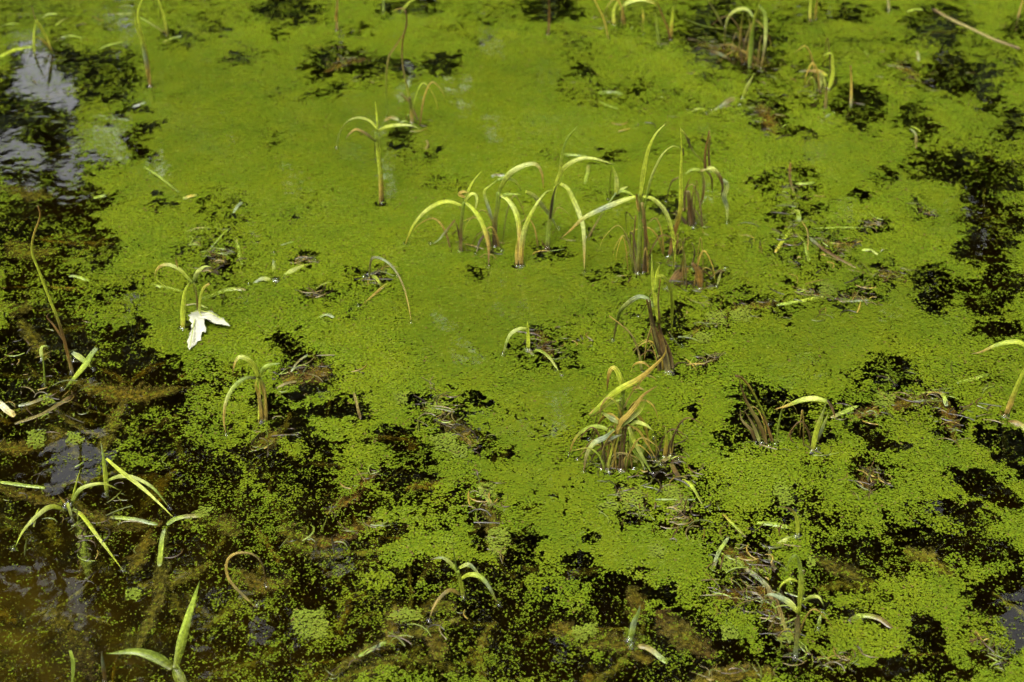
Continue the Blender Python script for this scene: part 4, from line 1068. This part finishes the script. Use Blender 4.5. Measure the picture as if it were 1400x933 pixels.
 ('bent green blade rising from the black opening at the bottom', (862, 870), [('b', 'GLSGS', 11, '0', '862,872 866,854 872,840 875,828'), ('b', 'OGO', 8, 's', '864,880 862,874 863,866')]),
 ('tan curled blade like a hook in the lower left dark water', (350, 824), [('b', 'TKTTKBB', 5, 'ww', '351,824 328,810 312,790 310,769 322,757 345,758 359,773 364,799')]),
 ('short leaning brown stub at the bottom edge, far left', (143, 926), [('b', 'KRSK', 7, '0', '143,930 141,910 139,890'), ('b', 'LGO', 8, 'ww', '96,890 100,910 96,940')]),
 ('crossed pale green floating blades beside the tall thin stalk', (112, 492), [('b', 'SPLYO', 10, 'ww', '99,482 108,488 118,496 128,503'), ('b', 'SGLYGO', 10, 'ww', '132,476 124,486 114,502 86,530')]),
 ('curled pale scrap on a thin stem at far left, in the dark water', (60, 492), [('b', 'SPLS', 6, '0', '56,486 56,477 62,473 68,475'), ('k', 'OGL', 4, 's', '60,525 60,505 58,484')]),
]
for lab, base, bl in PLANTS:
    words = lab.replace(',', '').split()
    nm, cat = 'sedge_shoot', 'shoot'
    for w_, n_, c_ in (('reed', 'broken_reed', 'reed'), ('tuft', 'sedge_tuft', 'tuft'), ('clump', 'sedge_clump', 'clump'), ('stalk', 'dry_stalk', 'stalk')):
        if w_ in words[:5]:
            nm, cat = n_, c_
            break
    plant(nm, lab, cat, PG, base, bl)

# the forked green shoot that lies just below the surface
def sunk_shoot():
    bp = on_water(239, 915, -.006)
    root = tag(empty('sunken_shoot', bp), 'forked green shoot half sunk in the lower left corner', 'shoot', PG)
    for cols, w, z1, s in (('OLLG', 12, .004, '240,914 246,888 258,842 273,794'), ('OGLG', 14, .0, '236,914 215,900 185,891 148,894'), ('GOD', 14, -.02, '238,910 246,928 262,960')):
        raw = parse(s)
        pts = [on_water(x, y, -.006 + (z1 + .006) * i / (len(raw) - 1)) for i, (x, y) in enumerate(raw)]
        link('blade', ribbon('blade', pts, w * px_size(pts[1]) * 1.1, cols, 'blade', bp, facing=Vector((.1, -.3, 1))), M_WET, root)
sunk_shoot()

# ================================================================== THE WHITE MAPLE LEAF
def maple():
    out = parse('272,428 276,427.5 280,429 285,430 291,432.5 294,437 299,437.5 301,442 307,445.5 309,449 316,453 306,452.5 301,449.5 296,449 292,446 287,445 283,442.5 279,442.5 281,447 280.5,452 283,456 282,460 277.5,458.5 275,463 275.5,469 270,467.5 268.5,473 264,477 262,480 260,485.5 258.5,481 257,479 257.5,474 255.8,470 259,465 258.5,461.5 262.5,458.5 262,453 264,450.5 260,448.5 262,445.5 258.5,442 263,440 262,437 266,436.5 267,432')
    bp = on_water(272, 428, .004)
    root = tag(empty('maple_leaf', bp), 'white jagged maple leaf lying on the duckweed with a yellow stalk', 'leaf')
    P = []
    for x, y in out:
        q = on_water(x, y, 0)
        P.append(q)
    c = on_water(271, 444, 0)
    V, C = [], []
    def zz(q):
        return .0055 + .011 * math.sin(q.x * 95 + 1) ** 2 * .5 + .006 * math.cos((q.y - c.y) * 60)
    ring_f = (1.0, 0.66, 0.33)
    for f in ring_f:
        for q in P:
            r = c.lerp(q, f)
            V.append((r.x - bp.x, r.y - bp.y, zz(r) - bp.z))
            C.append(np.array(PAL['W']) * (0.93 + .07 * random.random()))
    V.append((c.x - bp.x, c.y - bp.y, zz(c) - bp.z)); C.append(np.array(PAL['W']))
    m = len(P)
    sizes, idx = [], []
    for k in range(2):
        for i in range(m):
            j = (i + 1) % m
            sizes.append(4); idx += [k * m + i, k * m + j, (k + 1) * m + j, (k + 1) * m + i]
    for i in range(m):
        sizes.append(3); idx += [2 * m + i, 2 * m + (i + 1) % m, 3 * m]
    me = mesh_np('leaf_blade', np.array(V), sizes, idx, np.array(C), np.zeros((len(V), 2)))
    o = link('leaf_blade', me, M_MAPLE, root)
    md = o.modifiers.new('thickness', 'SOLIDIFY'); md.thickness = .0006
    for s in ('272,428 268,445 260,482', '272,428 290,438 312,451', '272,429 277,442 280,457', '272,428 266,436 261,446'):
        pts = [on_water(x, y, 0) for x, y in parse(s)]
        for p in pts: p.z = zz(p) + .0006
        link('vein', ribbon('vein', pts, .0022, 'PL', 'stalk', bp), M_MAPLE, root)
    pts = [at_depth(x, y, bp.y) for x, y in parse('272.5,430 273,415 275,402 279,393 286,388')]
    link('stalk', ribbon('stalk', pts, 4 * px_size(bp), 'PYYT', 'stem', bp), M_BLADE, root)
maple()

build_duckweed()

def build_sinking():
    """old fronds sunk a little way below the surface in the openings"""
    R = np.random.default_rng(77)
    n = 240000
    px, py = R.uniform(-20, 1420, n), R.uniform(-15, 950, n)
    z = -R.uniform(0.002, 0.028, n) ** 1.0
    u, v = (px - 700) * K, -(py - 466.5) * K
    t = (z - CAM_H) / (-SP + v * CP)
    x, y = u * t, (CP + v * SP) * t
    C, lump = coverage(px, py, x, y)
    keep = (C < 0.75) & (R.random(n) < np.where((px < 720) & (py > 420), 0.42, 0.25) * fnoise(x * 60, y * 60, 81))
    x, y, z = x[keep], y[keep], z[keep]
    n = len(x)
    r = R.uniform(0.0007, 0.0013, n)[:, None]
    a = R.uniform(0, 6.28, n)[:, None] + np.arange(4)[None, :] * math.pi / 2
    tl = R.normal(0, .4, (n, 2))
    X, Y = np.cos(a) * r, np.sin(a) * r
    V = np.stack((x[:, None] + X, y[:, None] + Y, z[:, None] + X * tl[:, :1] + Y * tl[:, 1:]), 2).reshape(-1, 3)
    col = np.array([0.11, 0.12, 0.01])[None, :] * R.uniform(.5, 1.25, n)[:, None]
    me = mesh_np('sunken_duckweed', V, np.full(n, 4), np.arange(4 * n), np.repeat(col, 4, axis=0), np.zeros((4 * n, 2), np.float32), smooth=False)
    tag(link('sunken_duckweed', me, M_FROND), 'dim olive specks of sunken duckweed in the dark openings', 'duckweed', None, 'stuff')
    print('sunk', n)
build_sinking()

def build_debris():
    """crumbs of dead stems and blades caught at the surface, too many and too small to count"""
    R = np.random.default_rng(99)
    seeds = []
    for label, cols, w, dep, pts in SUNK:
        if dep > 0.9: continue
        for p in catmull([Vector((x, y, 0)) for x, y in parse(pts)], 5): seeds.append((p.x, p.y, w * 0.6, 3))
    for (bx, by), k in STRANDS.items(): seeds.append((bx, by - 2, 24, 4 + k))
    seeds += [(1100, 320, 55, 36), (1085, 270, 26, 16), (1150, 345, 50, 24), (1130, 408, 60, 22), (990, 430, 45, 16), (1235, 545, 70, 34), (1030, 770, 60, 50), (1060, 830, 40, 36), (910, 650, 40, 34), (940, 700, 40, 22), (870, 690, 40, 16),
              (950, 380, 36, 18), (620, 580, 40, 18), (665, 690, 24, 16), (1110, 120, 50, 26), (1000, 60, 60, 40), (1240, 100, 60, 20), (880, 130, 80, 18), (300, 330, 50, 18), (415, 510, 40, 14), (60, 560, 70, 34), (40, 480, 60, 20), (150, 690, 110, 30), (1190, 650, 30, 12), (1340, 560, 50, 12), (780, 470, 30, 10), (480, 85, 50, 16), (80, 60, 70, 20)]
    V, F, C = [], [], []
    for sx, sy, r, k in seeds:
        for q in range(int(k)):
            px, py = sx + R.normal(0, r * 0.6), sy + R.normal(0, r * 0.35)
            c = on_water(px, py, 0)
            L, w = R.uniform(0.006, 0.042), R.uniform(0.0005, 0.0017)
            a, bend = R.uniform(0, math.pi), R.uniform(-1.3, 1.3)
            col = np.array(PAL[['B', 'K', 'D', 'B', 'T', 'N', 'O', 'L', 'D', 'O'][R.integers(0, 10)]]) * R.uniform(.4, .85)
            o = len(V)
            z0, arch = R.uniform(0.0004, 0.0022), R.uniform(0, 0.004) * (R.random() < .5)
            for i in range(5):
                t = i / 4 - .5
                an = a + bend * t
                x, y, z = c.x + math.cos(an) * L * t, c.y + math.sin(an) * L * t, z0 + arch * (1 - 4 * t * t)
                d = np.array([-math.sin(an), math.cos(an), 0]) * w * (1 - 0.7 * abs(t) * 2 * R.uniform(.4, 1))
                p = np.array([x, y, z])
                V += [p - d, p + np.array([0, 0, w * .9]), p + d]
                C += [col * .8, col * 1.1, col * .8]
            for i in range(4):
                b = o + i * 3
                F += [b, b + 1, b + 4, b + 3, b + 1, b + 2, b + 5, b + 4]
    me = mesh_np('plant_debris', np.array(V), np.full(len(F) // 4, 4), np.array(F), np.array(C), np.zeros((len(V), 2)))
    tag(link('plant_debris', me, M_WET), 'scattered brown crumbs of dead stems caught in the duckweed', 'debris', None, 'stuff')
build_debris()
